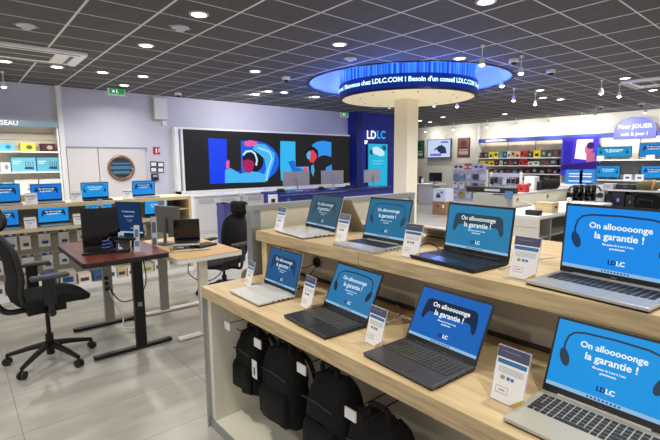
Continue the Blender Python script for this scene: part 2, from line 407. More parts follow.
# ------------------------------------------------------------------ downlights and lamps
LAMP_E = 24.
def lamp(p, power, r=.09, name='ceiling_lamp', aim=None, col=(1, .965, .90)):
    l = bpy.data.lights.new(name, 'AREA'); l.shape = 'DISK'; l.size = r*2; l.energy = power; l.color = col; l.spread = math.radians(150)
    o = bpy.data.objects.new(name, l); COL.objects.link(o); o.location = p
    if aim: o.rotation_euler = Vector(aim).to_track_quat('-Z', 'Y').to_euler()
    return o
lamp_m = glow('lamp_glow', 'fff7e6', 9.)
ring_m = mat('lamp_ring', 'b8b8b8', .4)
proto = thing('recessed_downlight', 'x', 'ceiling light', (0, 0, CEIL), group='round recessed downlights in the dark ceiling')
mm = MB(); mm.lathe([(.085, -.012), (.115, -.012), (.12, 0), (.085, 0), (.085, -.012)], (0, 0, 0), 24); mm.build('rim', ring_m, proto)
mm = MB(); mm.lathe([(.0001, -.018), (.06, -.016), (.09, -.011)], (0, 0, 0), 24); mm.build('bulb', lamp_m, proto)
DL = [((199, 14), 'brightest round downlight, above the video wall side of the desks'), ((102.5, 72), 'round downlight between the air conditioner and the exit sign'),
      ((146, 45), 'round downlight right of the air conditioner near a smoke detector'), ((5, 61), 'round downlight glowing beside the left air conditioner grille'),
      ((339.5, 44), 'round downlight just above left of the blue ring'), ((459.5, 58), 'round downlight just above right of the blue ring'),
      ((486, 1), 'round downlight cut by the top edge of the picture'), ((255, 71), 'oval downlight left of the blue ring by the dome camera'),
      ((268.5, 91), 'small downlight nearest above the video wall, right of a pair'), ((255.5, 94), 'small downlight close above the video wall, left of a pair'),
      ((316, 96.5), 'small downlight just left below the blue ring'), ((57, 66.5), 'flat downlight right below the air conditioner corner'),
      ((143, 76), 'flat downlight between exit sign and the long beam'), ((124, 85), 'flat downlight directly above the green exit sign'),
      ((540, 90), 'flat downlight to the right of the ring, left of a pair'), ((543, 97.5), 'flat pale downlight just below another one, right of the ring'),
      ((625, 78), 'flat downlight left of the right air conditioner'), ((653, 90), 'small downlight above the gaming header at the right edge'),
      ((443, 117), 'far small downlight above the wall television'), ((420, 120.5), 'far small downlight directly right of the pillar, upper'),
      ((430, 122), 'far small downlight over the television, lower left')]
for i, (p, lab) in enumerate(DL):
    o = proto if i == 0 else dup(proto)
    o.location = G(*p, CEIL); o['label'] = lab
    lamp(o.location-Vector((0, 0, .03)), LAMP_E*(1.3 if i < 7 else .75 if i in (8, 9, 10) else .9), .08, aim=(0, .8, -.5) if i in (8, 9, 10) else None)
# lamps of the rest of the shop, outside the frame
for x, y in ((.4, 2.4), (2.6, .6), (.6, -.8), (4.6, -.6), (-1.6, 4.6), (-1.8, 1.2), (7., 0.2), (9.8, 1.5), (12.6, 2.), (-1.5, 8.), (15.5, 1.5), (6.5, 9.3), (11, 9.8), (13.5, 5.5), (16, 8.5)):
    o = dup(proto); o.location = (x, y, CEIL); o['label'] = 'round recessed downlight outside the picture over the shop'
    lamp((x, y, CEIL-.03), LAMP_E*1.3, .08)
# adjustable spots hanging a little below the ceiling
proto = thing('ceiling_spotlight', 'x', 'spotlight', (0, 0, CEIL), group='small white spotlights below the ceiling')
mm = MB(); mm.cyl((0, 0, 0), (0, 0, -.03), .03, 16); mm.cyl((0, 0, -.03), (0, 0, -.2), .008, 8); mm.build('mount', WHITE, proto)
mm = MB(); mm.cyl((0, 0, -.19), (0, 0, -.29), .03, 16, .045); mm.build('lamp_head', WHITE, proto)
mm = MB(); mm.ell((0, 0, -.285), (.043, .043, .035)); mm.build('bulb', glow('spot_glow', 'fff6e0', 14.), proto)
SP = [((482, 62), 'spotlight above the right rim of the blue ring'), ((502, 84), 'spotlight hanging in front of the right end of the blue ring'),
      ((521, 71), 'spotlight right of the ring beside a dome camera'), ((434, 106), 'spotlight below the ring just right of the pillar'),
      ((457, 107), 'spotlight below the right part of the ring'), ((513.5, 101), 'spotlight over the box shelves, left of a pair'),
      ((535, 105), 'spotlight over the box shelves, right of a pair'), ((601, 94), 'dimmer spotlight just left of the bright one at right'),
      ((619, 97), 'brightest spotlight above the gaming header')]
for i, (p, lab) in enumerate(SP):
    o = proto if i == 0 else dup(proto)
    q = G(p[0], p[1], CEIL-.3 if i > 2 else CEIL-.25); o.location = (q.x, q.y, CEIL); o['label'] = lab
    lamp((q.x, q.y, CEIL-.36), LAMP_E*.8, .05)
# added washer lamps to brighten the right wall over the shelving
for y in (13.6, 12., 10.3, 9.0, 7.7, 6.5, 3.2):
    o = dup(proto); o.location = (17.9, y, CEIL); o['label'] = 'added far small spotlight brightening the wall above the long shelves'
    lamp((17.9, y, CEIL-.36), LAMP_E*.48, .05, aim=(.9, 0, -.42))
for y in (5.6, 4.2):  # spots put in to brighten the gaming corner
    o = dup(proto); o.location = (16.6, y, CEIL); o['label'] = 'added far small spotlight brightening the gaming monitors'
    lamp((16.6, y, CEIL-.36), LAMP_E*1.3, .05, aim=(.8, 0, -.6))
for x in (-1., .9):
    o = dup(proto); o.location = (x, 10.5, CEIL); o['label'] = 'spotlight over the network shelves by the left wall'
    lamp((x, 10.5, CEIL-.36), LAMP_E*.5, .05)
def dome(name, px, py, label):
    p = G(px, py, CEIL); t = thing(name, label, 'security camera', p, group='dome cameras on the ceiling')
    mm = MB(); mm.lathe([(.0001, 0), (.085, 0), (.085, -.05), (.06, -.06), (.0001, -.06)], (0, 0, 0), 20); mm.build('housing', WHITE, t)
    mm = MB(); mm.ell((0, 0, -.055), (.055, .055, .055)); mm.build('dome_glass', mat('smoked_dome', '08080a', .1), t, smooth=True)
for px, py, lab in ((286, 77, 'dome camera left of the blue ring'), (514, 59, 'dome camera right of the ring, nearer one'), (551, 70, 'dome camera further right of the ring'),
                    (178, 93, 'tiny dome camera where ceiling meets the left wall'), (641.5, 103, 'dome camera far above the gaming header, right one'), (601, 106, 'dome camera far above the shelves near a bright spot')):
    dome('dome_camera', px, py, lab)
def sprinkler(px, py, label):
    p = G(px, py, CEIL); t = thing('smoke_detector', label, 'smoke detector', p)
    mm = MB(); mm.lathe([(.0001, -.002), (.11, -.002), (.11, -.015), (.07, -.03), (.05, -.05), (.0001, -.05)], (0, 0, 0), 20); mm.build('housing', mat('detector_white', 'c0c4cc', .5), t)
    mm = MB(); mm.box(-.14, .14, -.02, .02, -.012, 0); mm.build('bracket', ALU, t)
sprinkler(26, 25, 'smoke detector on the ceiling at the upper left'); sprinkler(180, 27, 'smoke detector left of the brightest round downlight'); sprinkler(350, 58, 'smoke detector at the upper left rim of the blue ring')

# air conditioner cassettes
def cassette(c, w_, d_, label):
    t = thing('air_conditioner', label, 'air conditioner', (c[0], c[1], CEIL))
    mm = MB(); o_ = .06
    mm.box(-w_/2, w_/2, -d_/2, -d_/2+.17, -.05, 0); mm.box(-w_/2, w_/2, d_/2-.17, d_/2, -.05, 0)
    mm.box(-w_/2, -w_/2+.22, -d_/2+.17, d_/2-.17, -.05, 0); mm.box(w_/2-.42, w_/2, -d_/2+.17, d_/2-.17, -.05, 0)
    mm.box(-w_/2+.22, w_/2-.42, -.015, .015, -.045, 0)
    mm.build('panel', WHITEG, t, .008)
    mm = MB(); mm.box(-w_/2+.2, w_/2-.2, -d_/2+.16, d_/2-.16, -.03, -.02); mm.build('filter', mat('filter_dark', '34332f', .8), t)
    mm = MB(); k = -d_/2+.19
    while k < d_/2-.18: mm.box(-w_/2+.22, w_/2-.42, k, k+.012, -.045, -.03); k += .035
    mm.build('grille', mat('grille_grey', '7a786e', .6), t)
    mm = MB(); mm.box(-w_/2+.1, w_/2-.1, -d_/2+.05, -d_/2+.09, -.055, -.045); mm.box(-w_/2+.1, w_/2-.1, d_/2-.09, d_/2-.05, -.055, -.045)
    mm.box(w_/2-.22, w_/2-.16, -d_/2+.2, d_/2-.2, -.056, -.045); mm.box(-w_/2+.1, -w_/2+.15, -d_/2+.2, d_/2-.2, -.056, -.045)
    mm.build('louvre', mat('louvre_dark', '77756f', .6), t)
a = G(88, 53, CEIL); b = G(75, 64, CEIL); c = G(0, 40, CEIL)
cassette((a.x-.85, (a.y+b.y)/2), 1.7, abs(b.y-a.y), 'white air conditioner cassette in the ceiling at left')
cassette((12.2, 2.95), 1.2, 1.0, 'white air conditioner cassette at the right edge')

# exit signs, wall boxes
def exit_sign(p, face, label, w_=.32):
    t = thing('exit_sign', label, 'sign', p, rz=face)
    box('housing', WHITE, t, -w_/2, w_/2, 0, .06, -.08, .08, bevel=.005)
    box('sign_plate', glow('exit_green', '0d9c46', .9), t, -w_/2+.03, w_/2-.03, -.004, 0, -.045, .07)
    Mx = frame((0, -.0045, .012), (1, 0, 0), (0, 0, 1))
    flat('running_figure', [ellp(0, .035, .012, .012), rrect(.02, .045, .005, 0, .002), stroke([(0, -.015), (.03, -.035)], .012)[0], stroke([(0, -.015), (-.02, -.04)], .012)[0],
                            rrect(.05, .05, .003, -.075, 0), ], glow('exit_white', 'e9fff0', 1.0), t, Mx)
p = YP(116, 91, WY-.5); exit_sign((p.x, WY-.56, p.z-.03), 0, 'small green running figure exit sign above the double door', .38)
p = YP(344, 115, 11.2); exit_sign((p.x, 11.15, p.z), 0, 'small exit sign beside the navy wall near the ring', .34)
t = thing('electrical_box', 'white electrical box high on the left wall', 'electrical box', (0, 0, 0))
a = YP(152, 98, WY); b = YP(166, 120, WY)
box('housing', WHITE, t, a.x, b.x, WY-.14, WY, b.z, a.z, bevel=.01)
mm = MB(); mm.tube([(a.x-.03, WY-.03, a.z+.3), (a.x-.03, WY-.03, b.z-.03), (b.x-.1, WY-.03, b.z-.05)], .012); mm.build('conduit', mat('beige_conduit', 'c9c3a6', .6), t)
box('junction_box', WHITE, t, b.x-.12, b.x, WY-.06, WY, b.z-.15, b.z-.04)
t = thing('fire_sign', 'small red fire extinguisher sign on the left wall', 'sign', (0, 0, 0))
a = YP(152.8, 147, WY); b = YP(160, 154.5, WY)
box('sign_plate', mat('sign_red', 'b02a2a', .5), t, a.x, b.x, WY-.015, WY, b.z, a.z)
flat('extinguisher_picture', [rrect(.04, .12, .015, a.x+.08, (a.z+b.z)/2), rrect(.03, .1, .01, a.x+.15, (a.z+b.z)/2+.01)], mat('sign_white', 'f0e0e0', .5), t, frame((0, WY-.016, 0), (1, 0, 0), (0, 0, 1)))
for k, (px, py) in enumerate(((153.5, 164), (160.5, 164.5), (153.5, 169.5), (160.5, 170))):
    p = YP(px, py, WY); t = thing('wall_notice', ['upper left', 'upper right', 'lower left', 'lower right'][k]+' of four small framed notices under the fire sign', 'sign', (p.x, WY, p.z), group='small framed notices by the door')
    box('frame', mat('notice_frame', '3b3b40', .5), t, -.085, .085, -.02, 0, -.07, .07)
    box('sheet', PAPER, t, -.065, .06, -.023, -.02, -.05, .04)
t = thing('card_terminal', 'small dark wall box under the framed notices', 'wall box', YP(154.5, 177, WY)); box('housing', BLACK, t, -.09, .09, -.06, 0, -.09, .09, bevel=.01); box('display', mat('grey_display', '8a98b0', .3), t, -.06, .06, -.065, -.06, 0, .06)

# ------------------------------------------------------------------ main laptop counter
ZL, ZU = .965, 1.285
t = thing('display_counter', 'two tier laptop display counter in pale oak with cream ends', 'counter', (1.15, 2.62, 0))
o0 = Vector((1.15, 2.62, 0))
def cb(name, m, x0, x1, y0, y1, z0, z1, bevel=0., par=None): return MB().box(x0-o0.x, x1-o0.x, y0-o0.y, y1-o0.y, z0, z1).build(name, m, par or t, bevel)
SEAMS = [2.62, 1.60, .30, -1.3]
def shelf_part(name, x0, x1, z, th, ys):
    for a, b in zip(ys[:-1], ys[1:]):
        s_ = cb(name, OAK, x0+.004, x1, b+.0015, a-.0015, z-th, z)
        cb('front_edge', OAKF, x0, x0+.0045, b+.0015, a-.0015, z-th, z, par=s_)
shelf_part('lower_shelf', 1.15, 1.80, ZL, .068, [2.62, .32, -1.3])
shelf_part('upper_shelf', 1.565, 2.62, ZU, .068, SEAMS)
cb('back_panel', GREIGE, 1.80, 1.83, -1.3, 2.60, .05, ZU-.068)
cb('dark_strip', mat('dark_gap', '3a342c', .8), 1.785, 1.80, -1.3, 2.55, ZL+.001, ZL+.02)  # dark strip along the joint of lower shelf and back panel
cb('upper_side_panel', OAKX, 1.60, 1.80, 2.54, 2.60, ZL, ZU-.068)
cb('side_panel', CREAM, 1.18, 1.80, 2.555, 2.60, .04, ZL-.068)
cb('side_panel', CREAM, 1.83, 2.60, 2.555, 2.60, .04, ZU-.068)
m = MB(); m.box(.0, .045, -.02, .0, .0, ZL-.068); m.build('aluminium_edge', ALU, t)
cb('plinth', CREAM, 1.18, 1.80, -1.3, 2.60, 0, .055)
cb('plinth_trim', ALU, 1.165, 1.18, -1.3, 2.60, 0, .05)
g = XP(317, 262, 1.795)
mm = MB(); mm.tube([(g.x-.004-o0.x, g.y-o0.y+.03*math.cos(a*PI/8), g.z+.03*math.sin(a*PI/8)) for a in range(17)], .007, 6); gm = mm.build('cable_grommet', BLACK, t, smooth=True)
mm = MB(); mm.cyl((g.x-.001-o0.x, g.y-o0.y, g.z), (g.x-.004-o0.x, g.y-o0.y, g.z), .028, 16); mm.build('grommet_hole', mat('hole', '1d1814', .9), gm)

# end partition beside the counter
t = thing('end_partition', 'cream partition with grey aluminium frame at the counter end', 'partition', (1.58, 2.68, 0))
box('panel', CREAM, t, .05, 1.75, 0, .03, .05, 1.42)
box('frame_post', ALU, t, -.02, .055, -.015, .05, 0, 1.42); box('frame_post', ALU, t, 1.72, 1.78, -.015, .05, 0, 1.42)
box('top_cap', mat('cap_grey', 'a8a9a4', .4, .3), t, -.02, 1.78, -.02, .055, 1.42, 1.456)

# ------------------------------------------------------------------ laptops
SLOGAN1, SLOGAN2 = 'On allooooonge', 'la garantie !'
def fit_text(s, width, bold=.02):
    me = text_mesh(s, 1., bold); xs = [v.co.x for v in me.vertices]; bpy.data.meshes.remove(me)
    return width/(max(xs)-min(xs))
KT1 = fit_text(SLOGAN1, 1., .008); KT2 = fit_text(SLOGAN2, 1., .008); KT3 = fit_text('Elle passe de 2 ans à 3 ans,', 1., .02)
PAD = [(x_, .82-(.87-y_)*.82) for x_, y_ in [(-.80,.87),(.80,.87),(.92,.82),(.97,.68),(1.0,.42),(.95,.33),(.88,.36),(.80,.50),(.72,.55),(-.72,.55),(-.80,.50),(-.88,.36),(-.95,.33),(-1,.42),(-.97,.68),(-.92,.82)]]
def artwork(parent, M, sw, sh, art, bg, white, dark, detail=True, task=True, es=1.):
    """screen contents, in the plane M with (0,0) bottom centre"""
    g_bg = glow('screen_'+bg, bg, es); g_w = glow('text_'+white, white, es); g_d = glow('dark_'+dark, dark, es)
    flat('screen', [[(-sw/2, 0), (sw/2, 0), (sw/2, sh), (-sw/2, sh)]], g_bg, parent, M, .0004)
    T = lambda z: M @ Matrix.Translation((0, 0, z))
    if art == 'pad':
        flat('gamepad_picture', [[(x*sw*.40, y*sh) for x, y in PAD]], g_d, parent, M, .0006)
    elif art == 'phones':
        band_ = [(-.40, .50), (-.405, .66), (-.385, .78), (-.34, .85), (-.26, .88), (0, .895), (.26, .88), (.34, .85), (.385, .78), (.405, .66), (.40, .50)]
        flat('headphone_band_picture', stroke([(x*sw, y*sh) for x, y in band_], sw*.019), g_d, parent, M, .0006)
        [flat('ear_cup_picture', [ellp(q*.385*sw, .46*sh, sw*.042, sh*.135, rot=-.38*q)], g_d, parent, M, .0007) for q in (-1, 1)]
    items = [(SLOGAN1, KT1*sw*.54, .008, T(.0009) @ Matrix.Translation((0, .715*sh, 0))), (SLOGAN2, KT2*sw*.42, .008, T(.0009) @ Matrix.Translation((0, .565*sh, 0)))]
    if detail:
        items += [('Elle passe de 2 ans à 3 ans,', KT3*sw*.27, .02, T(.0009) @ Matrix.Translation((0, .44*sh, 0))), ('gratuitement.', KT3*sw*.27, .02, T(.0009) @ Matrix.Translation((0, .385*sh, 0)))]
    items = [(a_, b_, c_, Matrix.Translation(M.to_3x3() @ Vector((dx*b_, dy*b_, dz))) @ m_) for a_, b_, c_, m_ in items for dx, dy, dz in ((-.02, 0, 0), (.02, 0, .00004), (0, .014, .00008), (0, -.014, .00012))]
    join_text('slogan', items, g_w, parent)
    if detail:
        join_text('logo_dark', [('LD', sw*.062, .02, T(.0009) @ Matrix.Translation((dx-.033*sw, .17*sh, 0))) for dx in (-.0008, .0008)], glow('logo_navy', '16226e', es), parent)
        join_text('logo_light', [('LC', sw*.062, .02, T(.0009) @ Matrix.Translation((dx+.040*sw, .17*sh, 0))) for dx in (-.0008, .0008)], g_w, parent)
        if task:
            flat('taskbar', [[(-sw/2, 0), (sw/2, 0), (sw/2, sh*.055), (-sw/2, sh*.055)]], glow('task_'+bg, '8fb9d8', es), parent, M, .0006)
            flat('taskbar_icon', [rrect(.006, .006, .001, (k-4)*.011, sh*.027) for k in range(9)], glow('icon_navy', '24508a', es), parent, M, .0008)
def laptop(name, label, pos, th, W, D, Hh, tilt, deck, shell, lidm, keys, art, bg, dark='22344a', white='eef6fa', group=None, es=1., simple=False, off=False, cat='laptop', padm=None):
    t = thing(name, label, cat, pos, th, group)
    box('bottom_shell', shell, t, -W/2+.004, W/2-.004, .004, D-.004, 0, .008)
    b = box('base', deck, t, -W/2, W/2, 0, D, .007, .019, bevel=0 if simple else .003)
    if not simple:
        kx0, kx1, ky0, ky1 = -W*.445, W*.445, D*.40, D*.88
        box('keyboard_well', keys[1], b, kx0, kx1, ky0, ky1, .0188, .0194)
        mm = MB(); nx, ny = 16, 6; cw = (kx1-kx0)/nx; ch = (ky1-ky0)/ny
        for j in range(ny):
            i = 0
            while i < nx:
                wk = 5 if (j == 0 and i == 4) else 2 if (j in (1, 2) and i in (0, 11)) else 1
                mm.box(kx0+i*cw+cw*.1, kx0+(i+wk)*cw-cw*.1, ky0+j*ch+ch*.1, ky0+(j+1)*ch-ch*.1, .0193, .0207); i += wk
        mm.build('keyboard', keys[0], b)
        box('touchpad', padm or deck, b, -W*.17-.01, W*.17-.01, D*.05, D*.36, .0188, .0195)
        mm = MB(); mm.box(-W*.172-.012, W*.172-.008, D*.045, D*.365, .0186, .0192); mm.build('touchpad_rim', keys[1], b)
        mm = MB(); mm.cyl((-W*.36, D-.002, .018), (W*.36, D-.002, .018), .006, 10); mm.build('hinge', keys[1], t)
        [box('port', BLACK, b, W/2-.001, W/2+.0006, D*f, D*f+.014, .0095, .015) for f in (.35, .5, .62, .76)]
    al = math.radians(tilt); M = frame((0, D-.004, .019), (1, 0, 0), (0, math.cos(al), math.sin(al)))
    l = MB(M).box(-W/2, W/2, 0, Hh, -.006, -.0015).build('lid', lidm, t, 0 if simple else .002)
    MB(M).box(-W/2+.001, W/2-.001, .001, Hh-.001, -.0016, .0006).build('bezel', keys[2] if len(keys) > 2 else BLACK, l)
    sw = W-.016; sh = Hh-.034
    if off:
        flat('screen', [[(-sw/2, .0), (sw/2, .0), (sw/2, sh), (-sw/2, sh)]], mat('dark_screen', '050506', .12), l, M @ Matrix.Translation((0, .024, .0006)))
    else:
        artwork(l, M @ Matrix.Translation((0, .024, .0006)), sw, sh, art, bg, white, dark, detail=not simple, es=es)
        if not simple: join_text('maker_mark', [('acer' if 'large silver' in label else '- -', .012, .01, M @ Matrix.Translation((0, .012, .0009)))], mat('mark_grey', '8a8a8a', .4), l)
    return t
SIL = mat('laptop_silver', 'bdbdbb', .36, .55); SILW = mat('laptop_pale_silver', 'd8d8d4', .4, .35); DG = mat('laptop_dark_grey', '57565a', .4, .5); BEI = mat('laptop_beige', 'bbb8ab', .45, .35)
CHAR = mat('laptop_charcoal', '36363a', .35, .4); BLK = mat('laptop_black', '141417', .35, .3)
KB = (mat('key_black', '19191b', .5), mat('well_black', '2a2a2c', .5), BLACK)
KG = (mat('key_pale', 'cfcfcb', .5), mat('well_pale', 'a9a9a6', .5), BLACK)
KD = (mat('key_dark', '46463f', .5), mat('well_dark', '1b1b1d', .5), BLACK)
KS = (mat('key_black', '19191b'), mat('well_silver', '9d9d9c', .5), BLACK)
laptop('laptop', 'small silver laptop with white keys at the left end of the lower tier', (1.213, 2.191, ZL), math.radians(-91.7), .354, .245, .243, 75, SILW, BLK, SILW, KG, 'pad', '1f5484', '16365c', 'c9dbe8')
laptop('laptop', 'charcoal laptop with headphones picture, second from the left on the lower tier', (1.202, 1.606, ZL), math.radians(-94.1), .358, .25, .249, 64.3, CHAR, BLK, BLK, KD, 'phones', '2a74a6', '1c2c38', 'd6e6ee')
laptop('laptop', 'dark grey laptop with game controller on bright blue, lower tier middle', (1.191, 1.024, ZL), math.radians(-93.4), .356, .253, .247, 62.6, DG, BLK, DG, KD, 'pad', '1260b4', '0c2244')
laptop('laptop', 'beige laptop with black keys and headphones picture at the bottom right corner', (1.194, .42, ZL), math.radians(-91), .36, .257, .255, 68, BEI, DG, BEI, (KB[0], BEI, BLACK), 'phones', '1c92de', '2c4050')
laptop('laptop', 'tent-like pale laptop with dim grey screen at the left end of the upper tier', (1.601, 2.281, ZU), math.radians(-97.3), .375, .24, .241, 72.8, SILW, BLK, SILW, KG, 'pad', '37566a', '2e4a5c', 'b9c9d0')
laptop('laptop', 'silver laptop with thin bezel and headphones picture on the upper tier', (1.576, 1.66, ZU), math.radians(-91), .325, .235, .25, 73.5, SIL, SIL, SIL, KS, 'phones', '236a92', '23414f', 'd3e3ea')
laptop('laptop', 'black laptop with dark game controller picture in the middle of the upper tier', (1.625, 1.144, ZU), math.radians(-96.5), .375, .244, .241, 82, BLK, BLK, BLK, KB, 'pad', '2b7ba8', '2c4450', 'dbe8ee', padm=mat('pad_black', '1b1b20', .2))
laptop('laptop', 'large silver laptop with headphones picture at the right end of the upper tier', (1.584, .543, ZU), math.radians(-96.3), .405, .25, .277, 86, SIL, BLK, BLK, KS, 'phones', '1789e6', '1c3a66')
WL = G(357, 233, ZU)
# laptops on the far side of the upper tier face the other way
laptop('laptop', 'laptop facing away behind the tent-like one, pale lid seen edge on', (WL.x+.31, WL.y+.165, ZU), math.radians(90), .35, .25, .24, 58, SIL, SIL, mat('laptop_champagne', 'aaa594', .4, .4), KS, 'pad', '2b7ba8')
laptop('laptop', 'silver laptop facing away behind the black one, only its flat deck showing', (2.46, 1.50, ZU), math.radians(90), .34, .24, .22, 20, SIL, BLK, SIL, KS, 'pad', '2b7ba8')

# ------------------------------------------------------------------ price cards
def card(label, bp, z, w_, h_, th, header, group=None, lean=14, corner=True):
    t = thing('price_card_stand', label, 'price card', bp if isinstance(bp, Vector) else G(*bp, z), th, group)
    al = math.radians(lean); M = frame((0, 0, .002), (1, 0, 0), (0, math.sin(al), math.cos(al)))
    a = MB(M); a.box(-w_/2-.003, w_/2+.003, 0, h_+.003, -.0035, -.0015); a.add([(-w_/2, .0, 0), (w_/2, .0, 0), (w_/2, .065, 0), (-w_/2, .065, 0), (-w_/2, .0, .003), (w_/2, .0, .003), (w_/2, .065, .003), (-w_/2, .065, .003)],
        [(0,3,2,1),(4,5,6,7),(0,1,5,4),(1,2,6,5),(2,3,7,6),(3,0,4,7)], M.inverted())
    a.build('acrylic_holder', ACR, t)
    c = MB(M).box(-w_/2, w_/2, .002, h_, -.0015, 0).build('card', PAPER, t)
    Z = M
    flat('header', [[(-w_/2, h_*.80), (w_/2, h_*.80), (w_/2, h_), (-w_/2, h_)]], header, c, Z, .0005)
    flat('colour_band', [[(-w_*.46, h_*.69), (w_*.46, h_*.69), (w_*.46, h_*.77), (-w_*.46, h_*.77)]], CARDB, c, Z, .0005)
    flat('green_mark', [rrect(w_*.14, h_*.07, .003, -w_*.22, h_*.45)], CARDG, c, Z, .0005)
    flat('blue_mark', [rrect(w_*.1, h_*.06, .002, -w_*.04, h_*.45), rrect(w_*.1, h_*.06, .002, w_*.09, h_*.45)], CARDB, c, Z, .0005)
    gl = [rrect(w_*.8, h_*.008, .0005, 0, h_*y) for y in (.63, .60, .57, .54)] + [rrect(w_*.6, h_*.012, .0005, -w_*.08, h_*.92)]
    gl += stroke([(-w_*.38, h_*.16), (-w_*.0, h_*.16), (-w_*.0, h_*.28), (-w_*.38, h_*.28), (-w_*.38, h_*.16)], .0015) + [rrect(w_*.2, h_*.02, .001, -w_*.19, h_*.22)]
    flat('printed_lines', gl, mat('print_grey', '85858c', .6), c, Z, .0006)
    if corner: flat('ochre_corner', [[(w_*.12, h_*.01), (w_/2, h_*.01), (w_/2, h_*.2)]], CARDO, c, Z, .0006)
    return t
HD2 = mat('slate_card_header', '5b6b80', .5)
R90 = math.radians(-93)
card('price card left of the small silver laptop on the lower tier', (247, 287), ZL, .10, .165, R90-.1, HD2, corner=False)
card('price card between the small silver laptop and the charcoal laptop', (305, 309), ZL, .10, .175, R90-.05, CARDH)
card('price card between the charcoal laptop and the dark grey laptop', (372, 346), ZL, .10, .165, R90-.05, CARDH)
card('large price card with ochre corner left of the beige laptop', (505, 405), ZL, .108, .18, R90, CARDH)
card('price card at the left end of the upper tier', (278, 231.5), ZU, .10, .165, R90, HD2, corner=False)
card('price card between the tent-like laptop and the thin bezel laptop', (340, 243), ZU, .095, .168, R90, HD2, corner=False)
card('price card between the thin bezel laptop and the black laptop', (409, 258), ZU, .105, .165, R90, CARDH)
card('price card with dark purple header left of the large silver laptop', (521, 280), ZU, .105, .168, R90, CARDH)

def cable(name, pts, r, m, label, cat='cable'): return tag(MB().tube(pts, r, 6).build(name, m, None, smooth=True), label, cat)
def sm(pts, k=6):
    P = [Vector(p) for p in pts]; P = [P[0]*2-P[1]]+P+[P[-1]*2-P[-2]]; o = []
    for i in range(1, len(P)-2):
        for j in range(k):
            u = j/k; a, b, c, d = P[i-1:i+3]
            o.append(.5*((2*b)+(c-a)*u+(2*a-5*b+4*c-d)*u*u+(3*b-a-3*c+d)*u**3))
    return o+[P[-2]]
zl = ZL+.005; zu = ZU+.005
cable('power_cable', sm([(1.79, g.y, g.z), (1.74, g.y+.03, g.z-.03), (1.70, g.y+.10, zl+.07), (1.66, g.y+.16, zl), (1.56, g.y+.14, zl)]), .0035, CABLEB, 'black cable from the round grommet to the small silver laptop')
cable('power_cable', sm([(1.79, g.y-.01, g.z-.01), (1.72, g.y-.0, g.z-.10), (1.66, g.y-.06, zl), (1.52, g.y-.1, zl), (1.46, g.y-.19, zl+.003)]), .0035, CABLEB, 'second black cable dropping from the round grommet')
cable('power_cable', sm([(1.50, 2.39, zl), (1.62, 2.40, zl), (1.70, 2.30, zl), (1.68, 2.16, zl)]), .0035, CABLEW, 'white cable looping behind the small silver laptop')
cable('power_cable', sm([G(387, 323, zl), G(396, 318, zl), G(400, 309, zl), G(392, 301, zl)]), .0032, CABLEW, 'white cable curling behind the charcoal laptop price card')
cable('power_cable', sm([G(527, 408, zl), G(537, 402, zl), G(545, 396, zl), G(556, 388, zl)]), .004, CABLEW, 'white cable plugged beside the beige laptop')
cable('power_cable', sm([G(500, 269, zu), G(508, 266, zu), G(517, 262, zu), G(535, 259, zu), G(556, 257, zu)]), .0035, CABLEW, 'white cable between the black and large silver laptops')
cable('power_cable', sm([G(418, 247, zu), G(428, 243, zu), G(437, 247, zu), G(440, 252, zu)]), .003, CABLEB, 'thin dark cable behind the black laptop')

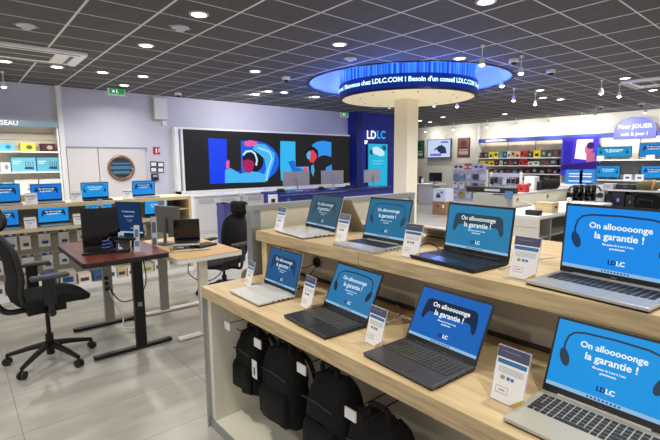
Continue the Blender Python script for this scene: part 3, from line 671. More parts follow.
# ------------------------------------------------------------------ backpacks on hooks under the counter
def backpack(label, y0, y1, z0, z1, X=1.34, tagc=False, lean=0.):
    yc = (y0+y1)/2; wd = y1-y0; hh = z1-z0
    t = thing('backpack', label, 'backpack', (X+.1, yc, z0))
    def loft(secs):
        m = MB(); n = 20; vs = []
        for (z, wx, wy, ox) in secs:
            for k in range(n):
                a = 2*PI*k/n; c, s_ = math.cos(a), math.sin(a)
                jx = .007*math.sin(k*1.7+z*31+yc*9)+.006*math.sin(k*2.9-z*47+yc*5); vs.append((ox+wx/2*math.copysign(abs(c)**.6, c)+jx, (wy/2+jx*.8)*math.copysign(abs(s_)**.5, s_)+.035*lean*(z/hh), z))
        fs = []
        for i in range(len(secs)-1): fs += [(i*n+k, i*n+(k+1) % n, (i+1)*n+(k+1) % n, (i+1)*n+k) for k in range(n)]
        fs += [tuple(range(n))[::-1], tuple(range((len(secs)-1)*n, len(secs)*n))]
        return m.add(vs, fs)
    loft([(0, .08, wd*.8, 0), (.02, .15, wd*.93, 0), (hh*.1, .17, wd*.98, 0), (hh*.2, .18, wd, 0), (hh*.35, .18, wd*.985, 0), (hh*.5, .17, wd*.97, 0), (hh*.65, .16, wd*.96, .0), (hh*.8, .15, wd*.92, .01), (hh*.93, .11, wd*.8, .02), (hh, .05, wd*.5, .03)]).build('bag_body', BLACKF, t, smooth=True)
    loft([(hh*.06, .03, wd*.7, -.08), (hh*.1, .06, wd*.78, -.085), (hh*.42, .06, wd*.78, -.085), (hh*.5, .02, wd*.72, -.08)]).build('front_pocket', BLACKF, t, smooth=True)
    mm = MB(); mm.tube(sm([(.0, -.06, hh*.97), (.0, -.05, hh+.05), (.0, .05, hh+.05), (.0, .06, hh*.97)]), .013, 8); mm.build('carry_handle', BLACKF, t, smooth=True)
    for s_ in (-1, 1):
        mm = MB(); mm.tube(sm([(.08, s_*.05, hh*.95), (.11, s_*wd*.3, hh*.8), (.12, s_*wd*.42, hh*.45), (.09, s_*wd*.47, hh*.1), (.05, s_*wd*.47, -.04)]), .014, 6); mm.build('shoulder_strap', BLACKF, t, smooth=True)
    mm = MB(); mm.tube([(-.093, -wd*.38, hh*.72), (-.098, 0, hh*.75), (-.093, wd*.38, hh*.72)], .004, 6); mm.build('zip', mat('zip_grey', '3a3a3c', .5, .5), t)
    if tagc:
        sw_ = box('hang_tag', PAPER, t, -.122, -.119, wd*.36, wd*.36+.055, hh*.55, hh*.55+.115)
        box('bar_code', mat('bar_dark', '47463f', .6), sw_, -.1235, -.122, wd*.36+.02, wd*.36+.035, hh*.55+.02, hh*.55+.07)
    return t
bags = [('small black backpack hanging leftmost under the counter', 2.30, 2.60-.02, .24, .64, False),
        ('black backpack with white bar code tag, second from the left', 1.90, 2.26, .19, .64, True),
        ('tall black backpack hanging third from the left under the counter', 1.50, 1.83, .15, .64, False),
        ('black backpack hanging rightmost, at the bottom edge of the picture', 1.14, 1.50-.02, .1, .56, False)]
for i, (lab, y0, y1, z0, z1, tg) in enumerate(bags):
    backpack(lab, y0, y1, z0, z1, tagc=tg, X=1.32, lean=[1, .6, -.8, .5][i])
    yc = (y0+y1)/2; zh = z1+.035
    h = thing('display_hook', lab.split(' hanging')[0].split(' with')[0]+' carried by this wire hook with a white ticket, number '+str(i+1)+' from the left', 'hook', (1.8, yc, zh))
    h['label'] = ['wire hook holding the leftmost backpack', 'wire hook holding the backpack with the bar code tag', 'wire hook holding the tall third backpack', 'wire hook holding the rightmost backpack'][i]
    mm = MB(); mm.tube([(0, 0, 0), (-.48, 0, 0), (-.5, 0, .02)], .004, 6); mm.tube([(0, 0, .07), (-.56, 0, .07)], .003, 6); mm.box(-.012, 0, -.03, .03, -.03, .09); mm.build('wire', BLACKM, h)
    MB().box(-.57, -.563, -.035, .035, .03, .08).build('ticket', PAPER, h)

# ------------------------------------------------------------------ desks
def desk(label, x0, x1, y0, y1, z, topm, edge, legs, feet, rnd=.03, sh=(0, 0)):
    t = thing('standing_desk', label, 'desk', (x0, y0, 0)); w_ = x1-x0; d_ = y1-y0
    mm = MB(); mm.M = Matrix.Identity(4)
    pr_ = rrect(w_, d_, rnd, w_/2, d_/2)
    def slab(z0, z1, m, nm, inset=0.):
        q = rrect(w_-inset*2, d_-inset*2, rnd, w_/2, d_/2); n = len(q)
        return MB().add([(x, y, z0) for x, y in q]+[(x, y, z1) for x, y in q], [tuple(range(n))[::-1], tuple(range(n, 2*n))]+[(i, (i+1) % n, n+(i+1) % n, n+i) for i in range(n)]).build(nm, m, t)
    slab(z-.006, z, topm, 'desktop'); slab(z-.045, z-.006, edge, 'desk_edge', .001)
    for (ly, lm, fm, q_) in ((.16, legs[0], feet[0], sh[0]), (d_-.2, legs[1], feet[1], sh[1])):
        l = box('leg', lm, t, w_*.56-.045+q_, w_*.56+.045+q_, ly-.03, ly+.03, .03, z-.045, bevel=.004)
        box('inner_column', ALU, l, w_*.56-.035+q_, w_*.56+.035+q_, ly-.022, ly+.022, z-.2, z-.046)
        mm = MB(); mm.box(w_*.56-.36, w_*.56+.34, ly-.035, ly+.035, .008, .035); mm.build('foot', fm, t, .008)
        box('top_bracket', lm, t, .08, w_-.08, ly-.03, ly+.03, z-.065, z-.045)
    box('crossbar', legs[1], t, w_*.5-.03, w_*.5+.03, .16, d_-.2, z-.085, z-.05)
    return t
LEGG = mat('leg_grey', '8c8b84', .4, .3); LEGW = mat('leg_white', 'd6d2c4', .45)
dk1 = desk('standing desk with reddish brown top and black rounded edge', .765, 1.50, 4.06, 5.30, .92, REDWOOD, BLACK, (BLACKM, LEGG), (BLACKM, BLACKM), .05, (.055, 0))
dk2 = desk('standing desk with light bamboo top and white frame', 1.535, 2.22, 3.98, 5.30, .85, LWOOD, WHITE, (LEGW, LEGG), (WHITE, WHITE), .03, (-.08, -.14))
mm = MB()
for k, zz in enumerate((.53, .47, .41)): mm.cyl((1.16, 5.055, zz), (1.16, 5.068, zz), .022, 12)
tag(mm.build('power_strip', BLACK), 'vertical socket strip on the grey leg of the reddish desk', 'power strip')
cable('power_cable', sm([(1.17, 5.03, .45), (1.24, 4.95, .3), (1.34, 4.9, .28), (1.44, 4.8, .38), (1.46, 4.7, .55), (1.40, 4.6, .87)]), .006, CABLEB, 'black cable looping under the reddish desk')
cable('power_cable', sm([(1.17, 5.03, .4), (1.22, 4.95, .22), (1.26, 4.9, .1), (1.22, 4.8, .04), (1.35, 4.7, .03), (1.5, 4.75, .02)]), .006, CABLEW, 'white cable spilling onto the floor under the reddish desk')
cable('power_cable', sm([(1.80, 4.3, .80), (1.72, 4.2, .66), (1.85, 4.15, .55), (2.0, 4.08, .62), (2.03, 3.99, .84)]), .005, CABLEB, 'black cable hanging under the bamboo desk')
emb = thing('desk_emblem', 'round emblem on the black desk leg', 'emblem', (1.17, 4.19, .38))
COL.objects.unlink(emb); bpy.data.objects.remove(emb)
MB().box(1.232-.765-.02, 1.232-.765+.02, .16-.0315, .16-.03, .42, .46).build('leg_emblem', mat('emblem_grey', '77777a', .4), dk1)
MB().cyl((.304, .1265, .48), (.304, .13, .48), .02, 12).build('leg_emblem', BLACK, dk2)

# things on the reddish desk
p = G(92, 252, .92)
laptop('laptop', 'big black laptop with switched off screen on the reddish desk', (1.02, 4.40, .92), math.radians(-14), .39, .27, .39, 92, BLK, BLK, BLK, KB, 'pad', '2b7ba8', off=True)
laptop('laptop', 'dark laptop with navy slogan screen turned aside on the reddish desk', (1.16, 4.42, 1.03), math.radians(-56), .28, .17, .34, 98, BLK, BLK, BLK, KB, 'none', '123058', '0e2848', 'aebfd0')
mm = MB(); mm.box(-.09, .09, -.07, .07, 0, .01); mm.box(-.08, .08, .03, .05, .01, .11); mm.box(-.08, .08, -.05, -.03, .01, .11)
s_ = mm.build('laptop_riser', CHROME); s_.location = (1.23, 4.47, .92); s_.rotation_euler = (0, 0, math.radians(-56)); tag(s_, 'small metal riser under the navy screen laptop', 'laptop stand')
def strip(label, pt, h_, lean, th, w_=.05):
    t = thing('label_strip_stand', label, 'label stand', pt, th)
    M = frame((0, 0, 0), (1, 0, 0), (0, math.sin(lean), math.cos(lean)))
    MB(M).box(-w_/2, w_/2, 0, h_, -.003, 0).build('acrylic_strip', mat('strip_acrylic', 'c3ccd6', .25), t)
    flat('printed_label', [rrect(w_*.7, h_*.3, .003, 0, h_*.7), rrect(w_*.7, h_*.2, .003, 0, h_*.3)], HD2, t, M)
    MB().box(-w_/2, w_/2, 0, .06, 0, .003).build('foot', mat('strip_acrylic', 'c3ccd6'), t)
strip('tall narrow label strip at the front of the reddish desk, left one', G(121, 251, .92), .19, .45, -.4)
strip('tall narrow label strip at the front of the reddish desk, right one', G(137, 252, .92), .26, .35, -.4)
strip('narrow label strip standing behind the big black laptop', Vector((YP(98, 205, 5.12).x, 5.12, .92)), .46, .12, -.6)
strip('pale tall strip standing on the bamboo desk beside the monitor', G(155, 252, .85), .37, -.1, -.2, .055)
t = thing('security_tether', 'tangle of clear and purple blue coiled tether on the reddish desk', 'tether', G(108, 250, .92))
pts = [(.05*math.cos(a*.7)*(1-.01*a), .045*math.sin(a*.7), .012+.0035*a) for a in range(26)]
MB().tube(pts, .009, 6).build('coil', mat('tether_purple', '5a64a8', .3), t, smooth=True)
MB().tube(sm([(0, 0, .09), (.03, 0, .12), (.1, .02, .05), (.14, 0, .006), (.08, -.05, .006)]), .006, 6).build('clear_lead', mat('tether_pale', 'c9c9da', .3), t, smooth=True)
card('small pale card lying tilted at the front of the reddish desk', G(113, 252, .92), .92, .06, .04, -.3, HD2, corner=False, lean=60)

# things on the bamboo desk
def monitor_back(label, pos, th, w_, h_, zc, m=SILW, slim=.02, group=None):
    t = thing('monitor', label, 'monitor', pos, th, group)
    MB().box(-w_/2, w_/2, -slim/2, slim/2, zc-h_/2, zc+h_/2).build('panel', m, t, .004)
    MB().box(-w_/2+.01, w_/2-.01, slim/2, slim/2+.002, zc-h_/2+.02, zc+h_/2-.01).build('screen', mat('dark_screen', '050506'), t)
    mm = MB(); mm.cyl((0, -slim/2-.03, 0), (0, -slim/2-.02, zc), .018, 12); mm.cyl((0, -slim/2-.03, zc), (0, -slim/2, zc), .03, 12); mm.build('stand_neck', m, t)
    MB().box(-.1, .1, -.14, .06, 0, .012).build('stand_foot', m, t, .004)
    flat('rear_badge', [rrect(w_*.16, .008, .002, 0, h_*.18), rrect(w_*.22, .012, .002, 0, -h_*.12)], mat('badge_grey', '7d7d80', .5), t, frame((0, -slim/2-.0002, zc), (1, 0, 0), (0, 0, 1)))
    return t
monitor_back('grey monitor seen from behind on the bamboo desk', (1.80, 4.92, .85), math.radians(-74), .42, .31, .27, mat('monitor_grey', '6e6e6c', .5, .3), .03)
laptop('laptop', 'black laptop with dark screen on a low stand on the bamboo desk', (1.80, 4.42, .885), math.radians(-26), .27, .2, .25, 96, SIL, BLK, BLK, KB, 'pad', '2b7ba8', off=True)
mm = MB(); mm.box(-.1, .1, -.08, .1, 0, .008); mm.box(-.03, .03, -.02, .04, .008, .034)
s_ = mm.build('laptop_stand', CHROME); s_.location = (1.86, 4.53, .85); tag(s_, 'low metal stand under the black laptop on the bamboo desk', 'laptop stand')
t = thing('keyboard', 'black keyboard lying on the bamboo desk right of the laptop', 'keyboard', (2.02, 4.48, .85), math.radians(20))
MB().box(-.13, .13, -.08, .08, 0, .018).build('keyboard_body', BLACK, t, .004)
mm = MB(); [mm.box(-.12+i*.02, -.104+i*.02, -.07+j*.03, -.046+j*.03, .018, .024) for i in range(12) for j in range(5)]; mm.build('keys', mat('key_dark', '46463f'), t)
t = thing('folding_stand', 'thin pale folding arm lying across the bamboo desk', 'stand', (1.80, 4.32, .853), math.radians(-18))
MB().box(-.2, .2, -.015, .015, 0, .012).build('arm', mat('arm_pale', 'c9c9c5', .4), t, .003); MB().box(-.2, -.17, -.02, .06, 0, .02).build('clamp', CHROME, t)

# ------------------------------------------------------------------ office chairs
def wheel_base(t, R_, z_=.09, m=BLACKM, a0=.3):
    for k in range(5):
        a = a0+2*PI*k/5; c, s_ = math.cos(a), math.sin(a)
        MB().tube([(0.03*c, .03*s_, z_+.07), (R_*.5*c, R_*.5*s_, z_+.045), (R_*c, R_*s_, z_)], [.03, .024, .018], 8).build('leg', m, t)
        w_ = MB(); w_.cyl((R_*c-.026*s_, R_*s_+.026*c, .034), (R_*c-.008*s_, R_*s_+.008*c, .034), .034, 14); w_.cyl((R_*c+.008*s_, R_*s_-.008*c, .034), (R_*c+.026*s_, R_*s_-.026*c, .034), .034, 14)
        w_.cyl((R_*c, R_*s_, .03), (R_*c, R_*s_, z_), .011, 8); w_.build('caster', BLACK, t)
    MB().cyl((0, 0, z_-.02), (0, 0, .26), .032, 14).cyl((0, 0, .26), (0, 0, .46), .018, 12).build('gas_lift', m, t)
def chair(label, pos, th, sz=.55, bh=.62, head='ring', a0=.3):
    t = thing('office_chair', label, 'chair', pos, th)      # faces +x
    wheel_base(t, .345, a0=a0)
    MB().box(-.16, .13, -.12, .12, sz-.13, sz-.06).cyl((-.02, -.2, sz-.11), (-.02, .2, sz-.11), .013, 8).cyl((.0, -.22, sz-.115), (.0, -.15, sz-.115), .03, 10).build('tilt_mechanism', BLACKM, t, .01)
    # seat: lofted cushion
    n = 24; vs = []
    for (z, k) in ((-.055, .86), (-.035, .97), (-.005, 1.), (.012, .93), (.016, .6)):
        for i in range(n):
            a = 2*PI*i/n; c, s_ = math.cos(a), math.sin(a)
            x = .285*k*math.copysign(abs(c)**.6, c)+.05; y = .26*k*math.copysign(abs(s_)**.6, s_)
            vs.append((x, y, sz+z-(.03*max(0, (x-.12)/.18)**2)+.02*(y/.26)**2))
    fs = [(j*n+i, j*n+(i+1) % n, (j+1)*n+(i+1) % n, (j+1)*n+i) for j in range(4) for i in range(n)]+[tuple(range(n))[::-1], tuple(range(4*n, 5*n))]
    MB().add(vs, fs).build('seat', BLACKF, t, smooth=True)
    for s_ in (-1, 1):
        ar = MB().tube(sm([(-.02, s_*.2, sz-.1), (-.02, s_*.3, sz-.09), (-.03, s_*.32, sz), (-.03, s_*.32, sz+.17)]), [.02]*19, 8)
        ar.box(-.075, .015, s_*.32-.016, s_*.32+.016, sz, sz+.21); a_ = ar.build('armrest', BLACK, t)
        MB().box(-.16, .12, s_*.32-.045, s_*.32+.045, sz+.21, sz+.245).build('arm_pad', mat('arm_pad_grey', '3a3a3c', .5), a_, .014)
    # back: curved shell of mesh in a frame
    prof = [(-.24, .0), (-.265, .10), (-.25, .2), (-.26, .32), (-.29, .46), (-.34, bh)]
    hw = [.17, .21, .225, .225, .21, .16]
    vs = []; 
    for (x, z), h_ in zip(prof, hw):
        for j in range(9):
            u = -1+j/4; vs.append((x+.055*u*u, u*h_, sz+z))
    m_ = MB().add(vs, [(i*9+j, i*9+j+1, (i+1)*9+j+1, (i+1)*9+j) for i in range(5) for j in range(8)]).build('backrest', BLACKF, t, smooth=True)
    so = m_.modifiers.new('thick', 'SOLIDIFY'); so.thickness = .03; so.offset = 0
    mm = MB()
    for s_ in (-1, 1): mm.tube(sm([(x+.055, s_*h_, sz+z) for (x, z), h_ in zip(prof, hw)]), .021, 8)
    mm.tube(sm([(prof[-1][0]+.055, -.16, sz+bh), (prof[-1][0], 0, sz+bh+.02), (prof[-1][0]+.055, .16, sz+bh)]), .021, 8); mm.build('back_frame', BLACK, t, smooth=True)
    MB().tube(sm([(-.12, 0, sz-.1), (-.30, 0, sz-.08), (-.38, 0, sz+.1), (-.35, 0, sz+.3), (-.42, 0, sz+bh)]), .025, 8).build('spine', BLACK, t, smooth=True)
    if head == 'ring':
        hx = prof[-1][0]; mm = MB(); mm.tube([(hx+.05+.03*math.cos(a*PI/8)**2, .15*math.cos(a*PI/8), sz+bh+.14+.085*math.sin(a*PI/8)) for a in range(17)], .024, 8); mm.build('headrest', BLACK, t, smooth=True)
        MB().tube([(hx, 0, sz+bh), (hx-.02, 0, sz+bh+.08), (hx+.05, 0, sz+bh+.1)], .016, 8).build('headrest_post', BLACK, t)
    else:
        hx = prof[-1][0]; MB().box(hx-.02, hx+.07, -.15, .15, sz+bh+.02, sz+bh+.2).build('headrest', BLACKF, t, .04)
        MB().box(hx-.02, hx, -.03, .03, sz+bh-.05, sz+bh+.1).build('headrest_post', BLACK, t)
    return t
chair('black mesh office chair at the left edge with curved open headrest', (.53, 4.48, 0), math.radians(4), .61, .56, 'ring', .1)
ch2 = chair('black office chair with solid headrest behind the counter end', (2.66, 5.3, 0), math.radians(195), .48, .55, 'pad', .5)
MB().box(-.0, .08, -.372, -.364, .60, .70).build('price_tag', PAPER, ch2)

# ------------------------------------------------------------------ wall side gondola with two shelves of laptops
GY = 6.70; GXR = 2.84
t = thing('display_gondola', 'long pale oak gondola with two laptop shelves and hanging accessories along the left side', 'shelving', (GXR, GY, 0))
def gb(name, m, x0, x1, y0, y1, z0, z1, par=None, bevel=0.): return MB().box(x0-GXR, x1-GXR, y0-GY, y1-GY, z0, z1).build(name, m, par or t, bevel)
OAKG = varied('bleached_oak', 'd2c3a2', 'ddcfb0', 5, .45, (.6, 6, 6)); OAKGF = varied('bleached_edge', 'c6b696', 'cfc0a2', 5, .45, (.6, 6, 6))
ga = gb('upper_shelf', OAKG, -2.5, GXR, GY, GY+.62, 1.19, 1.24); gb('front_edge', OAKGF, -2.5, GXR, GY-.004, GY, 1.19, 1.24, ga)
ga = gb('lower_shelf', OAKG, -2.5, 2.45, GY, GY+.50, .89, .93); gb('front_edge', OAKGF, -2.5, 2.45, GY-.004, GY, .89, .93, ga)
gb('back_panel', GREIGE, -2.5, GXR, GY+.62, GY+.65, .0, 1.19)
gb('base_plinth', WHITE, -2.5, GXR, GY, GY+.62, 0, .10); gb('base_ticket_rail', WHITEG, -2.5, GXR, GY-.012, GY, .03, .10)
gb('end_upright', OAK, GXR-.04, GXR, GY, GY+.62, .1, 1.19); gb('middle_upright', CREAM, 2.42, 2.45, GY, GY+.62, .1, 1.19)
gb('small_shelf', OAKX, 2.45, GXR-.04, GY+.02, GY+.6, 1.03, 1.05); gb('small_shelf', OAKX, 2.45, GXR-.04, GY+.02, GY+.6, .80, .82)
gb('slat_grooves', mat('groove_dark', '8f897c', .7), -2.5, 2.42, GY+.617, GY+.62, .74, .75); gb('slat_grooves', mat('groove_dark', '8f897c'), -2.5, 2.42, GY+.617, GY+.62, .46, .47)
def shelf_laptop(px, py, z, w_, h_, art, bg, label, th=0., Y=None, group=None, tilt=98):
    p = YP(px, py, GY+.3)
    return laptop('laptop', label, (p.x, GY+.07, z), th, w_, .23, h_, tilt, SIL if art == 'pad' else BLK, BLK, BLK, KS, art, bg, '163a70', 'd7eefa', simple=True)
UPL = [(4, 202, .36, .25, 'pad', '1a7fd0', 'laptop cut by the left edge on the upper gondola shelf'), (47, 202, .36, .235, 'pad', '1c78d8', 'laptop on the upper gondola shelf in front of the router boxes'),
       (95, 196, .36, .235, 'phones', '2093dc', 'laptop on the upper gondola shelf in front of the double door'), (143.5, 192, .34, .235, 'pad', '1f8de0', 'laptop on the upper gondola shelf under the porthole')]
LOL = [(3, 229, .36, .235, 'pad', '1a7fd0', 'laptop cut by the left edge on the lower gondola shelf'), (54, 222, .37, .235, 'pad', '2190dc', 'laptop on the lower gondola shelf above the hanging packs'),
       (99, 216, .36, .235, 'phones', '2191d6', 'laptop on the lower gondola shelf mostly hidden by the big black laptop'), (156, 210, .36, .235, 'none', '2196e2', 'laptop on the lower gondola shelf behind the grey monitor')]
for a in UPL: shelf_laptop(a[0], a[1], 1.24, a[2], a[3], a[4], a[5], a[6])
for a in LOL: shelf_laptop(a[0], a[1], .93, a[2], a[3], a[4], a[5], a[6])
for px, py, z, lab in ((32, 204, 1.24, 'small price card left of the gondola laptop in front of the router boxes'), (77, 200, 1.24, 'small price card left of the gondola laptop before the double door'),
                       (128, 195, 1.24, 'small price card left of the gondola laptop under the porthole'), (31, 227, .93, 'small price card on the lower gondola shelf near the chair'),
                       (79, 219, .93, 'small price card on the lower gondola shelf beside the black laptop')):
    p = YP(px, py, GY+.05); card(lab, Vector((p.x, GY+.05, z)), z, .13, .15, 0, PAPER, corner=False)
# hanging packs and packs on the base
PK = ['e8e6e2', 'dfdcd8', 'f0eeea', 'e2dedb']; PI_ = ['3a3c44', '5a3440', '2a4a7a', '404046', '6a2a3a', '8a9a3a', '1c3f7a']
def pack(p, w_, h_, c1, c2, label, grp, hook=True):
    t = thing('accessory_pack', label, 'accessory pack', p, 0, grp)
    box('card', mat('pack_'+c1, c1, .5), t, -w_/2, w_/2, -.004, .004, 0, h_)
    M = frame((0, -.0045, 0), (1, 0, 0), (0, 0, 1))
    flat('header', [rrect(w_*.94, h_*.16, .004, 0, h_*.9)], mat('pack_'+c2, c2, .5), t, M, .001)
    MB().box(-w_*.22, w_*.3, -.03, -.004, h_*.2, h_*.38).build('product', mat('pack_'+c2, c2), t, .008)
    if hook: MB().tube([(0, -.12, h_*.97), (0, .2, h_*.97)], .003, 6).box(-.02, .02, -.125, -.12, h_*.94, h_*1.04).build('peg_hook', CHROME, t)
    return t
xs = [-.05, .14, .33, .49, .69, .89, 1.12, 1.38, 1.62, 1.9, 2.2]
for r_, (zb, hh) in enumerate(((.60, .20), (.30, .20))):
    for i, x in enumerate(xs):
        c1 = random.choice(PK); c2 = random.choice(PI_); h2 = hh*random.uniform(.95, 1.3)
        pack((x+random.uniform(-.02, .02), GY+.42, zb+.24-h2), random.uniform(.11, .16), h2, c1, c2, 'white accessory pack hung on the gondola, '+['first', 'second', 'third', 'fourth', 'fifth', 'sixth', 'seventh', 'eighth', 'ninth', 'tenth', 'eleventh'][i]+' from the left in the '+['upper', 'lower'][r_]+' row', None)
x = -.1; i = 0; words = ['first', 'second', 'third', 'fourth', 'fifth', 'sixth', 'seventh', 'eighth', 'ninth', 'tenth', 'eleventh', 'twelfth', 'thirteenth', 'fourteenth', 'fifteenth', 'sixteenth', 'seventeenth', 'eighteenth', 'nineteenth', 'twentieth']
base_cols = ['c9c2b4', 'e4e0d8', 'd6d2cc', 'd8d0a0', 'e8e4de', '3f5f9a', 'b8b6b0', 'ead9c8', '3a5c98', 'e2e2e0', 'c8bc90', 'dcdad4']
while x < 2.35 and i < 14:
    w_ = random.uniform(.13, .2); h_ = random.uniform(.12, .22); c = base_cols[i % 12]
    b = thing('product_box', words[i]+' boxed accessory from the left on the white gondola base', 'box', (x+w_/2, GY+.16, .10))
    box('carton', mat('carton_'+c, c, .5), b, -w_/2, w_/2, -.1, .1, 0, h_, bevel=.003)
    box('front_print', mat('pack_'+PI_[i % 7], PI_[i % 7], .5), b, -w_*.36, w_*.3, -.1015, -.1, h_*.25, h_*.62)
    x += w_+random.uniform(.01, .05); i += 1

# ------------------------------------------------------------------ network shelves on the left wall
NX = 1.86; NY = 11.25
t = thing('network_shelving', 'white wall shelving with grey blue lettered header at the left edge', 'shelving', (NX, NY, 0))
def nbx(name, m, x0, x1, y0, y1, z0, z1, par=None): return MB().box(x0-NX, x1-NX, y0-NY, y1-NY, z0, z1).build(name, m, par or t)
h_ = nbx('header', SKYG, -2.5, NX, NY, NY+.08, 2.545, 2.665)
text('letters', 'RÉSEAU', .13, WHITEG, h_, frame((.92-NX, -.003, 2.60), (1, 0, 0), (0, 0, 1)), .02)
nbx('back_panel', varied('slat_panel', 'cfc4b0', 'd9cfbc', 3, .6), -2.5, NX-.02, WY-.2, WY-.17, .1, 2.545)
m = MB(); [m.box(-2.5-NX, -.05, WY-.203-NY, WY-.2-NY, z, z+.012) for z in (2.42, 2.27, 2.12)]; m.build('slat_grooves', mat('groove_dark', '8f897c'), t)
nbx('end_upright', WHITE, NX-.03, NX, NY+.06, WY-.02, 0, 2.6)
NS = [2.03, 1.60, 1.15, .7]
for z in NS: nbx('shelf', WHITEG, -2.5, NX-.03, NY+.02, WY-.2, z-.03, z)
def pbox(label, x0, x1, z, h_, col, dcol=None, Y=NY+.1, d_=.2, cat='product box', name='product_box', group=None, figure='r'):
    b = thing(name, label, 'box', ((x0+x1)/2, Y, z), 0, group); w_ = x1-x0
    box('carton', mat('carton_'+col, col, .5), b, -w_/2, w_/2, 0, d_, 0, h_, bevel=.004)
    if dcol:
        M = frame((0, -.001, 0), (1, 0, 0), (0, 0, 1)); q = mat('print_'+dcol, dcol, .5)
        if figure == 'r':   # router with aerials
            flat('router_picture', [[(w_*.0, h_*.18), (w_*.42, h_*.14), (w_*.38, h_*.34), (w_*.05, h_*.34)]]+[rrect(w_*.025, h_*.4, .002, w_*(.08+.1*k), h_*.52) for k in range(4)], q, b, M, .001)
            flat('title', [rrect(w_*.35, h_*.07, .002, -w_*.26, h_*.72), rrect(w_*.25, h_*.05, .002, -w_*.31, h_*.58)], mat('print_pale', 'dfeff2', .5), b, M, .001)
        else: flat('product_picture', [ellp(w_*.08, h_*.5, w_*.2, h_*.26)], q, b, M, .001)
    return b
def nx(px, py=160): return YP(px, py, NY+.1).x
pbox('small cyan box on the top network shelf', nx(1), nx(15.5), NS[0], .17, '6fc3dc', '2a84a8', figure='p')
pbox('small yellow box on the top network shelf', nx(21.5), nx(37), NS[0], .17, 'd6d45a', '6a6a28', figure='p')
pbox('small dark red box on the top network shelf', nx(42), nx(57), NS[0], .17, '4a1c20', 'b8a8a0', figure='p')
pbox('small white box at the left of the second network shelf', nx(0.), nx(10), NS[1], .2, 'dfe6ea', '8a9aa6', figure='p')
pbox('light blue router box on the second network shelf', nx(11), nx(35.5), NS[1], .30, '73bfd4', '2f4a70')
pbox('teal blue router box with dark banner on the second network shelf', nx(36.5), nx(59), NS[1], .30, '5fadc6', '1f3a58')
pbox('teal and white box at the left of the third network shelf', nx(0), nx(11), NS[2], .24, '7fb9c2', 'dfe6ea', figure='p')
pbox('white router box on the third network shelf, left one', nx(12), nx(36), NS[2], .28, 'dfe0dc', '8a9aa6')
pbox('white and teal box on the third network shelf, right one', nx(37), nx(60), NS[2], .28, 'd4dcdc', '5f9aa6')
pbox('cardboard box low on the network shelving', nx(12), nx(20), NS[3]+.0, .3, 'a88a5a', figure='p')

# ------------------------------------------------------------------ white cabinets below the video wall
def cabinet(x0, x1, Y, z, label, nd=2):
    t = thing('storage_cabinet', label, 'cabinet', (x0, Y, 0)); w_ = x1-x0
    box('body', WHITE, t, 0, w_, .02, .5, 0, z-.03); box('top', WHITEG, t, -.02, w_+.02, -.02, .52, z-.03, z)
    for k in range(nd):
        a = .04+k*(w_-.08)/nd; b = .04+(k+1)*(w_-.08)/nd
        d_ = box('door', mat('cabinet_door', 'd2d0cc', .5), t, a+.01, b-.01, 0, .02, .07, z-.06); box('handle', GREYP, d_, b-.05, b-.035, -.015, 0, z*.45, z*.6)
        box('notice_window', mat('notice_grey', 'b5b3b2', .4), d_, a+.08, b-.1, -.004, 0, z-.22, z-.1)
cabinet(4.40, 5.66, 10.2, .97, 'white two door cabinet below the left end of the video wall')
cabinet(5.80, 7.05, 10.25, .97, 'white cabinet right of the first one, partly behind the dark chair', 2)
cabinet(7.2, 10.0, 10.9, .97, 'long low white cabinet run behind the navy reception counter', 4)
tag(MB().box(0, .16, 0, .3, 0, .94).box(-.01, .17, -.01, .31, .90, .94).build('waste_bin', BLUEB), 'tall blue purple bin beside the dark chair', 'bin').location = (4.06, 8.0, 0)

# ------------------------------------------------------------------ navy reception counter
RYc = 8.5
t = thing('reception_counter', 'long navy blue reception counter carrying three monitors', 'counter', (5.75, RYc, 0))
box('front_panel', NAVY, t, 0, 3.95, 0, .05, 0, .98); box('top', mat('navy_top', '24307a', .25), t, -.05, 4.0, -.08, .75, 1.0, 1.05)
box('end_panel', NAVY, t, 0, .05, .05, .7, 0, 1.0); box('end_panel', NAVY, t, 3.9, 3.95, .05, .7, 0, 1.0)
MB().cyl((.25, -.004, .86), (.25, 0, .86), .05, 20).build('round_emblem', mat('emblem_pale', '6d78c8', .4), t); box('plinth', BLACK, t, .03, 3.9, .03, .06, 0, .08)
for i, (px0, px1, th, lab) in enumerate(((283.5, 309, 0, 'silver monitor seen from behind at the left of the reception counter'), (323.5, 341, -.35, 'silver monitor turned slightly, middle of the reception counter'), (360, 384, .3, 'silver monitor turned aside at the right of the reception counter'))):
    x0, x1 = YP(px0, 185, RYc+.35).x, YP(px1, 185, RYc+.35).x
    monitor_back(lab, ((x0+x1)/2, RYc+.35, 1.05), th, (x1-x0)*1.02, .36, .30, mat('monitor_silver', 'a9a9b2', .4, .3), .03)
def small(name, label, cat, pos, parts, rz=0., group=None):
    t = thing(name, label, cat, pos, rz, group)
    for nm, m, a in parts: MB().box(*a).build(nm, m, t, .003)
    return t
small('card_holder', 'small framed card with dark photo at the left end of the reception counter', 'card', (5.52, RYc-.05, .0), [('stand', GREYP, (-.15, .15, 0, .04, 0, .8)), ('frame', NAVY, (-.17, .17, -.01, 0, .72, 1.06)), ('card', PAPER, (-.13, .13, -.015, -.01, .76, 1.03)), ('dark_photo', BLACK, (-.05, .06, -.018, -.015, .80, .93))])
for i, (x, w_, lab) in enumerate(((5.9, .2, 'dark card terminal near the left end of the reception counter'), (7.15, .16, 'dark terminal between the first two reception monitors'), (8.1, .22, 'dark terminal right of the middle reception monitor'), (8.45, .15, 'small dark gadget left of the right reception monitor'))):
    small('payment_terminal', lab, 'terminal', (x, RYc+.15, 1.05), [('housing', BLACK, (-w_/2, w_/2, -.05, .05, 0, .05)), ('screen_hood', BLACKM, (-w_/2+.02, w_/2-.02, .0, .05, .05, .08))])

